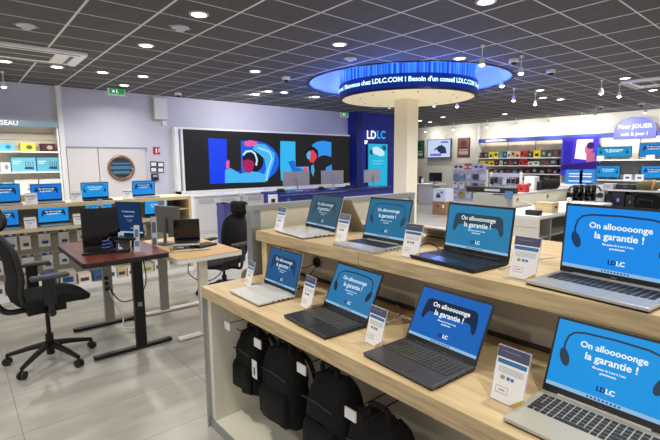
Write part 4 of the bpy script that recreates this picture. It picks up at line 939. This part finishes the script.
# ------------------------------------------------------------------ right wall: television, posters, desk
def facing(px, py, X): return XP(px, py, X)
def xw_box(name, m, par, o, X0, X1, a, b):   # box spanning two wall points a (upper left) and b (lower right) in a plane X=const
    return MB().box(X0-o[0], X1-o[0], min(a.y, b.y)-o[1], max(a.y, b.y)-o[1], min(a.z, b.z)-o[2], max(a.z, b.z)-o[2]).build(name, m, par)
MR = lambda y, z, X: frame((X, y, z), (0, -1, 0), (0, 0, 1))
X = 18.62
a, b = XP(428, 140.5, X), XP(450, 157, X); c = (X, (a.y+b.y)/2, (a.z+b.z)/2)
t = thing('wall_television', 'lit television with bluish picture hanging on the far wall', 'television', c)
xw_box('casing', mat('tv_grey', '3a3d4c', .4), t, c, X, X+.08, a+Vector((0, .04, .04)), b-Vector((0, .04, .04))); xw_box('screen', glow('tv_screen', 'c3d4f2', 1.0), t, c, X-.01, X, a, b)
w_, h_ = abs(a.y-b.y), abs(a.z-b.z)
flat('dark_picture', [[(-.1*w_, .02*h_), (.12*w_, .22*h_), (.3*w_, .05*h_), (.36*w_, -.28*h_), (.1*w_, -.3*h_), (-.05*w_, -.12*h_)], stroke([(-.2*w_, -.08*h_), (.05*w_, .15*h_)], .07)[0]], glow('tv_dark', '2a3358'), t, MR(0, 0, -.012), .002)
flat('caption', [rrect(w_*.5, h_*.14, .01, -w_*.13, -h_*.36), rrect(w_*.32, h_*.1, .01, w_*.25, h_*.36)], glow('tv_violet', '6a6fd8'), t, MR(0, 0, -.012), .002)
for s_ in (.12, -.16): MB().cyl((.09, s_, h_/2), (.09, s_, CEIL-c[2]), .008, 6).build('hanging_cable', GREYP, t)
def poster(label, a, b, base, dark, pale, X=WX-.02):
    c = (X, (a.y+b.y)/2, (a.z+b.z)/2); t = thing('wall_poster', label, 'poster', c); w_, h_ = abs(a.y-b.y), abs(a.z-b.z)
    xw_box('frame', mat('frame_'+dark, dark, .5), t, c, X-.02, X+.02, a, b); flat('print', [rrect(w_*.92, h_*.94, .01)], mat('poster_'+base, base, .5), t, MR(0, 0, -.022), .001)
    flat('figure_print', [ellp(0, h_*.22, w_*.26, h_*.16), rrect(w_*.5, h_*.08, .01, 0, h_*.0)], mat('poster_'+dark, dark, .5), t, MR(0, 0, -.0235), .001)
    flat('caption', [rrect(w_*.7, h_*.06, .01, 0, -h_*.12), rrect(w_*.78, h_*.17, .01, 0, -h_*.28)], mat('poster_'+pale, pale, .5), t, MR(0, 0, -.0235), .001)
poster('dark red brown poster on the wall right of the television', XP(458, 138, WX-.02), XP(469.5, 157, WX-.02), '70403a', '3a2426', 'b09a90')
poster('green poster half hidden by the pillar, left of the television', XP(414, 141, WX-.02), XP(424, 158, WX-.02), '2f6a58', '1c4034', 'a8c8b8')
a, b = G(421.5, 204, 0), G(432, 203.5, 0)
t = thing('reception_desk', 'small white desk far away right of the pillar', 'desk', (15.0, 10.9, 0))
box('top', WHITE, t, -.3, .45, -.25, .95, .78, .83); box('side_panel', WHITE, t, -.22, -.17, -.05, .62, 0, .78); box('side_panel', WHITE, t, .35, .4, -.05, .62, 0, .78)
monitor_back('dark monitor on the far white desk', (15.15, 10.95, .83), math.radians(-90), .62, .36, .28, BLACK, .04)
small('desk_phone', 'tiny white and dark phone set on the far white desk', 'phone', (15., 11.5, .83), [('handset', PAPER, (-.05, .05, -.03, .03, 0, .22)), ('cradle', BLACK, (-.06, .06, .05, .14, 0, .3))])
chair('black office chair far away just right of the pillar', (15.2, 12.35, 0), math.radians(-80), .52, .62, 'pad', .3)
# boxes with printer picture
t = thing('printer_box', 'white box with printer picture on top of a brown carton', 'box', (12.3, 8.6, .44))
box('carton', mat('carton_cfd6e6', 'cfd6e6', .5), t, -.22, .22, -.28, .22, 0, .42, bevel=.004)
flat('printer_picture', [rrect(.17, .1, .02, 0, -.03), rrect(.1, .05, .01, 0, .05)], mat('print_printer', '2e3850', .5), t, MR(0, .2, -.2215), .001); flat('blue_mark', [ellp(.13, .1, .05, .05)], mat('print_blue', '4f78c8', .5), t, MR(0, .2, -.2215), .001)
t = thing('cardboard_box', 'brown cardboard carton under the printer box', 'box', (12.3, 8.6, 0))
box('carton', CARDBOARD, t, -.22, .24, -.28, .22, 0, .44, bevel=.004); box('hand_hole', BLACK, t, -.223, -.22, -.06, .06, .27, .31); box('white_label', PAPER, t, -.223, -.22, -.24, -.16, .24, .34)

# two display fixtures with hanging goods
def fixture(label, px0, px1, X, zt, cols, rows, top=None, prod='dark'):
    y1, y0 = XP(px0, 175, X).y, XP(px1, 175, X).y; w_ = y1-y0
    t = thing('peg_display', label, 'display', (X, (y0+y1)/2, 0))
    box('back_board', mat('peg_board_lilac', 'c6c6d4', .5), t, .0, .05, -w_/2, w_/2, 0, zt); box('frame_post', WHITE, t, -.04, .06, w_/2-.03, w_/2+.02, 0, zt+.03); box('frame_post', WHITE, t, -.04, .06, -w_/2-.02, -w_/2+.03, 0, zt+.03); box('base_shelf', WHITE, t, -.4, 0, -w_/2, w_/2, 0, .3)
    n = 0
    for j in range(rows):
        for i in range(cols):
            y = w_/2-(i+.5)*w_/cols; z = zt-.12-.32*j; c = random.choice(['1a1a1f', '23232c', '3d3d20', '15151a', '5f6f8a', 'c9c9cf']) if prod == 'dark' else random.choice(['1a1a1f', 'c9ccd8', 'a8a040', '6f8fae', 'dfe1e6', '3b4352'])
            hgt = random.uniform(.18, .24); n += 1
            p = thing('hanging_product', words[i]+' product from the left, '+['top', 'second', 'third'][j]+' row of the '+label.split(' peg')[0]+' peg display', 'product', (X-.06, (y0+y1)/2+y, z-hgt))
            MB().box(-.02, .02, -w_/cols*.36, w_/cols*.36, 0, hgt).build('pack', mat('prod_'+c, c, .5), p, .008)
            MB().box(-.025, -.02, -w_/cols*.2, w_/cols*.2, hgt*.75, hgt*.92).build('pack_header', random.choice([PAPER, GREYP, mat('pack_red', '8a3038', .5)]), p)
            MB().tube([(-.06, 0, hgt*.96), (.06, 0, hgt*.96)], .004, 5).build('peg', CHROME, p)
    return t, (y0+y1)/2, w_
f1, yc, w_ = fixture('left pale peg display with small boxed goods behind the middle laptop', 453.5, 487, 14.0, 1.42, 5, 3, prod='mix')
for k, (c, dc, lab) in enumerate((('ecd9da', '3a3a40', 'pale'), ('c95f58', 'f0dada', 'red'), ('c9c3dc', '4a3f8a', 'violet'))):
    seg = [(.5, .13), (.13, -.08), (-.08, -.5)][k]
    t = thing('topper_sign', ['pale pink topper sign with dark pictures at the left of the peg display', 'red topper sign in the middle above the peg display', 'violet white topper sign right above the peg display'][k], 'sign', (13.93, yc, 1.45))
    box('board', mat('topper_'+c, c, .5), t, -.02, .02, seg[1]*w_+.01, seg[0]*w_-.01, 0, .22)
    mid = (seg[0]+seg[1])/2*w_; flat('picture', [ellp(-.09, .1, .07, .04), ellp(.1, .1, .07, .04)], mat('topper_print_'+dc, dc, .5), t, MR(mid, 0, -.021), .001)
fixture('right white framed peg display with black phone goods', 491, 521, 13.4, 1.36, 7, 3)

# long wall shelving with coloured boxes
SX = 18.35
ya, yb = XP(478, 150, SX).y, XP(562, 150, SX).y
t = thing('wall_shelving', 'long white wall shelving full of coloured boxes under a blue header', 'shelving', (SX, ya, 0)); so_ = (SX, ya, 0)
def sb(name, m, x0, x1, y0, y1, z0, z1, par=None): return MB().box(x0-SX, x1-SX, y0-ya, y1-ya, z0, z1).build(name, m, par or t)
zs = [XP(520, 157.6, SX).z, XP(520, 165.4, SX).z, XP(520, 173.4, SX).z, XP(520, 181, SX).z]
sb('back_panel', varied('slat_panel', 'cfc4b0', 'd9cfbc', 3, .6), SX+.42, SX+.46, yb, ya, .1, 2.72)
for z in zs: sb('shelf', WHITEG, SX, SX+.42, yb, ya, z-.04, z)
sb('end_upright', WHITE, SX-.02, SX+.46, ya, ya+.04, 0, 2.6); sb('end_upright', WHITE, SX-.02, SX+.46, yb-.04, yb, 0, 2.6)
hz0, hz1 = XP(520, 141.5, SX).z, XP(520, 137.3, SX).z
hd = sb('header', HEADB, SX, SX+.05, 2.2, ya, hz0, hz1); sb('header_light', glow('header_lamp', 'fff4e0', 1.2), SX+.06, SX+.1, yb, ya, hz0, hz0+.03)
flat('pale_lettering_strip', [rrect(.95, .07, .02)], WHITEG, hd, frame((-.002, -.85, (hz0+hz1)/2), (0, -1, 0), (0, 0, 1)), .003)
sb('uprights', GREYP, SX+.4, SX+.42, (ya*2+yb)/3, (ya*2+yb)/3+.03, .1, 2.6); sb('uprights', GREYP, SX+.4, SX+.42, (ya+yb*2)/3, (ya+yb*2)/3+.03, .1, 2.6)
ROW = [[('2c2e30', 480, 483.5, 6), ('3c4a30', 484, 488, 6), ('e0cc28', 488.5, 493, 6.5), ('e6d23a', 493.5, 498, 6.5), ('3f88b0', 498.5, 502.5, 6.5), ('2a4a66', 503, 506.5, 6), ('e0d4c4', 507, 510.5, 7), ('d8a898', 511, 514.5, 7), ('d9b6a4', 515, 519.5, 6), ('c8403a', 520, 524, 7), ('b84040', 524.3, 527, 7), ('33302e', 527.5, 532, 5.5), ('e2d024', 533, 540, 7), ('4a4a4a', 540.5, 546, 7), ('3d3e40', 546.5, 552, 7), ('484848', 552.5, 558, 7)],
       [('e6d02c', 480, 484, 5), ('d6bf30', 484.5, 489, 5), ('ddc638', 489.5, 494, 5), ('1e1e20', 495, 499, 5), ('d4d0c8', 499.5, 502.5, 5), ('2f2c2a', 503, 508, 5), ('8a4a40', 508.5, 512.5, 5), ('2a2c2c', 513, 518, 5), ('c83a34', 519, 523, 6), ('b83634', 523.3, 527, 6), ('cfc9bc', 528, 533, 4), ('d9d2c4', 533.5, 539, 4), ('4a4c50', 541, 549, 6), ('3f4246', 549.5, 557, 6)],
       [('5a2824', 489, 493, 4), ('6a3028', 493.5, 498, 4), ('2c3034', 499, 505, 4), ('26313c', 505.5, 512, 4), ('2f4a5c', 512.5, 518, 4), ('2a2a2c', 519, 524, 4), ('18181a', 525, 531, 5.5), ('1c1c1e', 532, 538, 5.5), ('141416', 539, 546, 5.5), ('1e1e20', 547, 553, 5.5), ('17171a', 553.5, 558, 5)],
       [('26262a', 524, 530, 4), ('5a2a30', 531, 535, 4), ('1d1d20', 536, 543, 5), ('3a3d42', 544, 551, 5), ('2a2a2e', 552, 558, 4)]]
for r_, row in enumerate(ROW):
    for i, (c, p0, p1, hp) in enumerate(row):
        ym, yM = XP(p1, 160, SX+.05).y, XP(p0, 160, SX+.05).y; z = zs[r_]; hz = XP(520, 150, SX+.05).z-XP(520, 150+hp, SX+.05).z
        nm = {'e': 'yellow', 'd': 'pale', 'c': 'bright', 'b': 'red', '8': 'brown', '6': 'brown', '5': 'dark red', '3': 'dark', '4': 'grey', '2': 'dark', '1': 'black'}.get(c[0], 'plain')
        b = thing('product_box', words[i]+' box from the left on the '+['top', 'second', 'third', 'fourth'][r_]+' shelf of the long wall shelving', 'box', (SX+.05, (ym+yM)/2, z)); w_ = yM-ym
        MB().box(0, .25, -w_/2, w_/2, 0, hz).build('carton', mat('carton_'+c, c, .5), b)
        dc = '1a1a1c' if c[0] in 'ecdb' else ('9a9a9c' if i % 3 else 'a03030')
        flat('front_print', [rrect(w_*.5, hz*.4, .01, 0, hz*(.35+.2*(i % 2)))], mat('print_'+dc, dc, .5), b, MR(0, 0, -.001), .001)

# gaming corner: poster, arch sign, monitors on shelves
X = 18.2
a, b = XP(562.5, 138, X), XP(596, 176, X); c = (X, (a.y+b.y)/2, (a.z+b.z)/2)
t = thing('gaming_poster', 'large violet advertising panel with a person at a bright window', 'poster', c); w_, h_ = abs(a.y-b.y), abs(a.z-b.z)
xw_box('panel', mat('poster_violet', '4338b8', .4, emit='4338b8', es=.35), t, c, X, X+.08, a, b)
def pf(nm, polys, col, d, es=.5): return flat(nm, polys, mat('gp_'+col, col, .5, emit=col, es=es), t, MR(0, 0, -.001), d)
pf('window_picture', [[(-.12*w_, -.05*h_), (-.08*w_, .44*h_), (.36*w_, .44*h_), (.32*w_, -.1*h_)]], 'e8d8e6', .002)
pf('person_picture', [ellp(.26*w_, .18*h_, .11*w_, .14*h_), [(.2*w_, .05*h_), (.42*w_, .1*h_), (.46*w_, -.3*h_), (.22*w_, -.3*h_)]], 'a85878', .004)
pf('hair_picture', [ellp(.3*w_, .28*h_, .1*w_, .09*h_)], '2a2050', .006, .3)
pf('desk_picture', [[(-.48*w_, -.22*h_), (.48*w_, -.12*h_), (.48*w_, -.3*h_), (-.48*w_, -.36*h_)]], '2c1f6c', .006, .3); pf('chair_picture', [[(-.45*w_, .42*h_), (-.2*w_, .4*h_), (-.2*w_, -.2*h_), (-.42*w_, -.2*h_)]], '3028a0', .003, .4)
pf('glow_picture', [ellp(.3*w_, -.42*h_, .24*w_, .07*h_)], 'c8a0e8', .007)
X = 18.25; a, b = XP(613, 140, X), XP(657.5, 118, X); w_ = abs(a.y-b.y); c = (X, (a.y+b.y)/2, XP(635, 131, X).z)
t = thing('arch_sign', 'violet blue arched sign with white lettering above the gaming shelves', 'sign', c)
arch = [(-w_/2, -.26), (w_/2, -.26), (w_/2, .05), (w_*.47, .25), (w_*.36, .36), (w_*.15, .47), (-.1*w_, .5), (-.28*w_, .42), (-.4*w_, .32), (-w_*.48, .15)]
MB(MR(0, 0, 0)).add([(x, y, 0) for x, y in arch]+[(x, y, -.05) for x, y in arch], [tuple(range(10)), tuple(range(10, 20))[::-1]]+[(i, 10+i, 10+(i+1) % 10, (i+1) % 10) for i in range(10)]).build('board', mat('arch_violet', '6068cc', .4), t)
k = fit_text('Pour JOUER', 1., .02)*w_*.8
text('letters', 'Pour JOUER', k, WHITEG, t, MR(0, .16, -.004), .02); text('letters', 'nuit & jour !', k*.82, WHITEG, t, MR(0, -.10, -.004), .02)
t = thing('monitor_shelving', 'grey backed shelving carrying blue lit monitors at the right edge', 'shelving', (18.0, 6.0, 0)); X = 17.85
ye0, ye1 = 2.2, XP(596, 160, X).y
def mb_(name, m, x0, x1, y0, y1, z0, z1): return MB().box(x0-18., x1-18., y0-6., y1-6., z0, z1).build(name, m, t)
zA, zB = XP(620, 159.5, X).z, XP(620, 180, X).z
mb_('back_panel', varied('slat_pale', 'ddd5c2', 'e4dccb', 3, .6), 18.3, 18.34, ye0, ye1, zA, hz0); mb_('back_panel', mat('slat_grey', '8c8c90', .6), 18.3, 18.34, ye0, ye1, 0, zA-.04)
for z in (zA, zB): mb_('shelf', WHITEG, X, 18.3, ye0, ye1, z-.04, z)
ysp = XP(635, 160, X).y; mb_('upright', GREYP, 18.27, 18.3, ysp-.02, ysp+.02, 0, hz0)
def front_monitor(label, p0, p1, zsh, hpx, art, bg, X=X):
    y1, y0 = XP(p0, 160, X+.1).y, XP(p1, 160, X+.1).y; w_ = y1-y0; h_ = XP(620, 150, X).z-XP(620, 150+hpx, X).z
    t = thing('monitor', label, 'monitor', (X+.1, (y0+y1)/2, zsh), math.radians(-90))
    l = MB().box(-w_/2, w_/2, 0, .04, .08, .08+h_).build('casing', BLACK, t, .006)
    MB().box(-.02, .02, .03, .06, 0, .2).box(-.12, .12, -.05, .1, 0, .012).build('stand', GREYP, t)
    artwork(l, frame((0, -.001, .095), (1, 0, 0), (0, 0, 1)), w_-.03, h_-.03, art, bg, 'e4f4fc', '173c78', detail=False)
front_monitor('wide cyan blue monitor on the upper monitor shelf beside the violet panel', 596, 631, zA, 11, 'phones', '1698cc')
front_monitor('blue monitor with controller picture on the upper monitor shelf at the right edge', 638.5, 668, zA, 14, 'pad', '1780cc')
front_monitor('small blue monitor on the lower monitor shelf beside the violet panel', 597, 621, zB, 12, 'phones', '1f92d6')
front_monitor('blue monitor with controller picture on the lower monitor shelf at the right edge', 642, 668, zB, 12, 'pad', '1c90e0')
for px, lab in ((600, 'white card below the wide cyan monitor'), (650, 'row of white cards below the upper right monitor')):
    p = XP(px, 158, X); small('shelf_card', lab, 'card', (X+.02, p.y, zA), [('card', PAPER, (0, .01, -.12, .12, 0, .14))])
for px, lab in ((627, 'small white pack between the lower monitors'), (639, 'white pack right of the shelf upright')):
    p = XP(px, 176, X); small('shelf_pack', lab, 'product', (X+.05, p.y, zB), [('pack', PAPER, (0, .08, -.12, .12, 0, .2)), ('picture', CARDB, (-.005, 0, -.06, .06, .05, .12))])

# ------------------------------------------------------------------ middle island right of the counter
t = thing('accessory_island', 'white island with pale grey top rim and cream panels behind the laptops', 'counter', (6.2, 2.72, 0))
box('table_top', WHITE, t, 0, 3.0, 0, .8, .92, .965); box('end_panel', mat('island_white', 'dad8d0', .5), t, 0, .04, 0, .8, 0, .92)
m = MB(); [m.box(-.003, 0, .02, .78, z, z+.006) for z in (.80, .62, .3)]; m.build('drawer_line', GREYP, t)
box('inner_panel', mat('island_grey', '8d8b84', .6), t, .45, .5, .03, .8, 0, .92); box('lower_shelf', mat('island_grey', '8d8b84'), t, .04, 3.0, .05, .8, .62, .65); box('lower_shelf', mat('island_grey', '8d8b84'), t, .04, 3., .05, .8, .3, .33)
pnY = .83
box('back_panel', CREAM, t, .85, 3.3, pnY, pnY+.04, .3, 1.17); box('rim', mat('rim_grey', 'b6b4ae', .4), t, .83, 3.3, pnY-.03, pnY+.35, 1.17, 1.2)
box('side_panel', mat('side_grey', 'a7a5a0', .5), t, .83, .87, pnY, pnY+.72, 0, 1.19); box('top', mat('rim_grey', 'b6b4ae'), t, .85, 3.3, pnY+.3, pnY+.72, 1.15, 1.185)
a = XP(510, 187, 7.06); box('corner_post', GREYP, t, .79, .83, pnY-.0, pnY+.05, .0, 1.24); box('blue_post_tag', mat('tag_blue', '4a70a8', .5), t, .77, .79, pnY-.04, pnY+.09, 1.13, 1.25)
for dx, dz in ((.18+.85, 1.09), (1.35+.85, 1.09), (2.3+.85, 1.08)): MB().cyl((dx, pnY, dz), (dx, pnY-.01, dz), .035, 16).build('cable_hole', mat('brass_hole', '8a7a66', .5), t)
a, b = XP(466, 190, 7.15), XP(514, 189, 7.15)
t = thing('soundbar_box', 'long black soundbar lying on the island rim', 'soundbar', (7.12, 3.98, 1.2))
box('body', BLACK, t, -.06, .08, -.45, .45, 0, .10, bevel=.01); box('white_print', mat('print_pale2', 'b9b9b9', .5), t, -.062, -.06, -.2, .08, .03, .07)
p = G(533.5, 215, .965)
t = thing('small_speaker', 'small black speaker box on the white island table', 'speaker', (p.x, p.y, .965)); MB().box(-.06, .06, -.10, .10, 0, .075).build('housing', BLACK, t, .01); box('grille', mat('grille_dark', '26302a', .7), t, -.064, -.06, -.08, .08, .01, .06)
p = G(547, 213, .965)
t = thing('wooden_crate', 'pale wooden cube with a dark logo on the white island table', 'box', (p.x+.1, p.y+.05, .965)); MB().box(-.11, .11, -.13, .13, 0, .155).build('body', OAK, t, .006); box('dark_print', BLACK, t, -.02, .05, -.133, -.13, .07, .10)
p = G(563, 208, .965)
t = thing('earphone_stand', 'white little stand with earphones right of the wooden cube', 'stand', (p.x, p.y, .965)); box('stand', WHITEG, t, -.1, .1, -.08, .08, 0, .1); MB().tube(sm([(-.05, -.09, .1), (-.05, -.09, .16), (.05, -.09, .16), (.05, -.09, .1)]), .014).build('earphones', WHITEG, t, smooth=True)
cable('power_cable', sm([(7.2, 3.54, 1.08), (7.15, 3.3, 1.06), (7.0, 3.1, .99), (6.85, 2.95, .972)]), .007, CABLEW, 'white cable from the island panel to the black speaker')
for i, (px, py, c, w_, h_, lab) in enumerate(((523, 188, 'c83430', .16, .14, 'small red item on the island top'), (531, 186, 'e4e2e0', .2, .26, 'white dotted box on the island top right of the red item'), (537.5, 186, '26262a', .14, .16, 'small dark item left of the black cylinder speaker'))):
    p = G(px, py+4, 1.2); t = thing('boxed_gadget', lab, 'product', (p.x, p.y, 1.2)); MB().box(-w_/2, w_/2, -w_/2, w_/2, 0, h_).build('body', mat('gadget_'+c, c, .5), t, .01)
    box('front_print', mat('print_1a1a1c', '1a1a1c', .5), t, -w_/2-.002, -w_/2, -w_*.2, w_*.2, h_*.3, h_*.5)
p = G(549, 189.5, 1.2)
t = thing('cylinder_speaker', 'black cylindrical speaker lying on the island top', 'speaker', (p.x, p.y, 1.2+.105)); d_ = Vector((math.sin(YAW+PI/2-.4), math.cos(YAW+PI/2-.4), 0))*.17
MB().cyl(-d_, d_, .1, 20).build('body', BLACKF, t); MB().cyl(-d_*1.05, -d_, .08, 20).cyl(d_, d_*1.05, .08, 20).build('end_cap', mat('cap_dark', '2c2c30', .3), t)

# further island with dark goods behind the large silver laptop
p0 = G(572, 199, 1.0)
t = thing('goods_island', 'long shelf of dark gaming goods behind the large silver laptop', 'shelving', (9.6, 2.0, 0))
box('back_board', mat('island_grey', '8d8b84'), t, .3, .36, -1.6, 1.75, 0, 1.15); box('upper_shelf', WHITE, t, -.15, .5, -1.6, 1.55, 1.17, 1.20); box('lower_shelf', WHITE, t, -.3, .3, -1.6, 1.75, .78, .82); box('base', WHITE, t, -.35, .36, -1.6, 1.75, 0, .15)
xg = 9.6-.02
def gy(px): return XP(px, 190, xg).y
for i, (p0, p1, z, h_, c, lab) in enumerate(((601, 606.5, .82, .34, 'e4e2dc', 'white pack at the left of the dark goods row'), (607.5, 613.5, .82, .28, '1a1a1c', 'black pack in the dark goods row'), (614, 627, .82, .33, '111430', 'dark navy box with pale mark in the goods row'), (628, 637, .82, .28, '1c1c1f', 'black box left of the olive bag'),
                                            (604, 615, 1.20, .10, 'b9bcc4', 'pale grey keyboard box on the upper goods shelf'), (617, 636, 1.20, .10, '1d2026', 'long dark keyboard box on the upper goods shelf'), (587, 600, 1.20, .10, '101012', 'black keyboard box at the left end of the goods shelf'))):
    y1, y0 = gy(p0), gy(p1); w_ = y1-y0; b = thing('boxed_product', lab, 'box', (xg, (y0+y1)/2, z)); MB().box(-.1, .12, -w_/2, w_/2, 0, h_).build('carton', mat('gadget_'+c, c, .45), b, .006)
    flat('front_mark', [rrect(w_*.2, h_*.2, .008, 0, h_*.55)], mat('mark_pale', '9aa6d8' if c == '111430' else '8a8a90', .5) if c == '111430' else mat('mark_grey2', '77777c', .5), b, MR(0, 0, -.101), .001)
yb_ = gy(647); b = thing('olive_bag', 'olive green bag with tan strap at the right edge behind the laptop', 'bag', (xg, yb_, 1.20))
MB().ell((0, 0, .07), (.14, .2, .1)).build('bag_body', mat('olive_fabric', '6a6238', .9), b, smooth=True); MB().tube(sm([(-.12, -.1, .02), (-.14, -.12, .1), (-.06, -.12, .18), (.05, -.1, .1)]), .02).build('tan_strap', mat('tan_leather', 'c08f4c', .6), b, smooth=True)
b = thing('black_bag', 'black rounded bag standing below the olive bag', 'bag', (xg, yb_-.02, .82)); MB().ell((0, 0, .15), (.13, .24, .16)).build('bag_body', BLACKF, b, smooth=True); MB().tube(sm([(-.1, -.1, .1), (-.16, -.1, .2), (-.16, .1, .2), (-.1, .1, .1)]), .014).build('carry_handle', BLACK, b, smooth=True)
for i, px in enumerate((572.5, 577.5, 584, 589.5, 596)):
    p = XP(px, 193, 9.3); b = thing('headphone_pack', words[i]+' pair of dark headphones from the left in the row behind the silver laptop', 'headphones', (9.3, p.y, p.z-.16))
    MB().tube([(0, .07*math.cos(a*PI/8), .2+.09*math.sin(a*PI/8)) for a in range(9)], .014, 6).build('headband', BLACK, b, smooth=True)
    for s_ in (-1, 1): MB().cyl((-.02, s_*.07, .12), (.03, s_*.07, .12), .05, 14).build('ear_cup', BLACK, b)
    MB().box(.035, .05, -.1, .1, 0, .32).build('backing_card', PAPER, b); MB().box(.05, .3, -.006, .006, .28, .29).build('peg', CHROME, b)
b = thing('goods_rack', 'narrow pale rack holding the row of headphones', 'rack', (9.56, XP(584, 193, 9.56).y, 0)); box('board', mat('island_white', 'dad8d0'), b, 0, .03, -.42, .45, 0, 1.17); box('foot', WHITE, b, -.3, .03, -.42, .45, 0, .05)
p = G(577, 186, 1.2)
for k, (px, w_, lab) in enumerate(((570, .5, 'blue pack with white lines below the violet panel, left one'), (583, .42, 'blue pack below the violet panel, right one'))):
    p = XP(px+4, 176, 14.5); b = thing('console_box', lab, 'box', (14.5, p.y, 1.02)); MB().box(0, .2, -w_/2, w_/2, 0, .44).build('carton', mat('gadget_2a7cc4', '2a7cc4', .4), b, .006)
    flat('white_lines', [rrect(w_*.6, .03, .005, 0, z) for z in (.32, .24, .1)], PAPER, b, MR(0, 0, -.001), .001)
b = thing('white_display_table', 'low white table under the blue packs', 'table', (14.3, XP(580, 182, 14.3).y, 0)); box('top', WHITE, b, -.1, .9, -.8, 1.0, .96, 1.02); box('pedestal', WHITE, b, .1, .7, -.6, .8, 0, .96)

# stool beside the counter end
p = G(233, 292, 0)
t = thing('stool', 'small wooden stool with rounded grey back beside the counter end', 'stool', (2.05, 3.35, 0), math.radians(-20))
box('wooden_seat', LWOOD, t, -.2, .2, -.2, .2, .50, .54, bevel=.01)
for sx in (-1, 1):
    for sy in (-1, 1): box('leg', LEGW, t, sx*.17-.015, sx*.17+.015, sy*.17-.015, sy*.17+.015, 0, .50)
q = rrect(.32, .24, .07, 0, .66); MB(frame((0, .16, 0), (1, 0, 0), (0, 0, 1))).add([(x, y, 0) for x, y in q]+[(x, y, .03) for x, y in q], [tuple(range(24))[::-1], tuple(range(24, 48))]+[(i, (i+1) % 24, 24+(i+1) % 24, 24+i) for i in range(24)]).build('backrest', mat('stool_grey', '6c6e68', .5), t)

# ------------------------------------------------------------------ light of the rest of the shop, view settings
w = bpy.data.worlds.new('world'); S.world = w; w.use_nodes = True
w.node_tree.nodes['Background'].inputs[0].default_value = (*lin('f2f0f4'), 1); w.node_tree.nodes['Background'].inputs[1].default_value = .72
def glow_light(p, e, col, r=.05):
    l = bpy.data.lights.new('ring_glow', 'POINT'); l.energy = e; l.color = col; l.shadow_soft_size = r
    o = bpy.data.objects.new('ring_glow', l); COL.objects.link(o); o.location = p
for k in range(12):      # added lamps turned from view, tinting the ceiling by the drum blue
    a = 2*PI*k/12; l = bpy.data.lights.new('rim_blue_fill', 'AREA'); l.shape = 'RECTANGLE'; l.size = .1; l.size_y = .7; l.energy = 16; l.color = (.04, .16, 1.)
    o = bpy.data.objects.new('rim_blue_fill', l); COL.objects.link(o); o.location = (RX+(DR+.08)*math.cos(a), RY+(DR+.08)*math.sin(a), ZB+.04)
    o.rotation_euler = Vector((math.cos(a)*1.0, math.sin(a)*1.0, .55)).to_track_quat('-Z', 'Y').to_euler()
for k in range(8):
    a = 2*PI*k/8; glow_light((RX+(DR+.25)*math.cos(a), RY+(DR+.25)*math.sin(a), 3.74), 8, (.10, .22, 1.))  # added point lamps hidden in the recess to give its blue glow
GROUPS = {'product_box': 'boxed goods on the shelves', 'accessory_pack': 'accessory packs hanging on the gondola', 'hanging_product': 'goods hanging on the peg displays', 'laptop': 'laptops on display',
 'price_card_stand': 'price cards beside the laptops', 'backpack': 'backpacks hanging under the counter', 'display_hook': 'wire hooks under the counter', 'power_cable': 'power cables', 'monitor': 'monitors in the shop',
 'standing_desk': 'standing desks', 'office_chair': 'black office chairs', 'label_strip_stand': 'narrow label strips on the desks', 'storage_cabinet': 'white cabinets below the video wall', 'payment_terminal': 'dark terminals on the reception counter',
 'smoke_detector': 'smoke detectors on the ceiling', 'air_conditioner': 'air conditioner cassettes in the ceiling', 'exit_sign': 'exit signs', 'wall_poster': 'posters beside the wall television', 'topper_sign': 'topper signs above the peg display',
 'peg_display': 'peg displays', 'boxed_gadget': 'small goods on the island top', 'boxed_product': 'dark goods on the goods island', 'headphone_pack': 'row of dark headphones', 'console_box': 'blue packs below the violet panel',
 'shelf_card': 'white cards on the monitor shelves', 'shelf_pack': 'white packs on the lower monitor shelf'}
for o in list(COL.objects):
    if o.parent is None and o.get('category') and not o.get('group'):
        g_ = GROUPS.get(o.name.split('.')[0])
        if g_: o['group'] = g_
S.view_settings.view_transform = 'Standard'; S.view_settings.look = 'None'; S.view_settings.gamma = 1; S.view_settings.use_curve_mapping = False
S.view_settings.exposure = 0
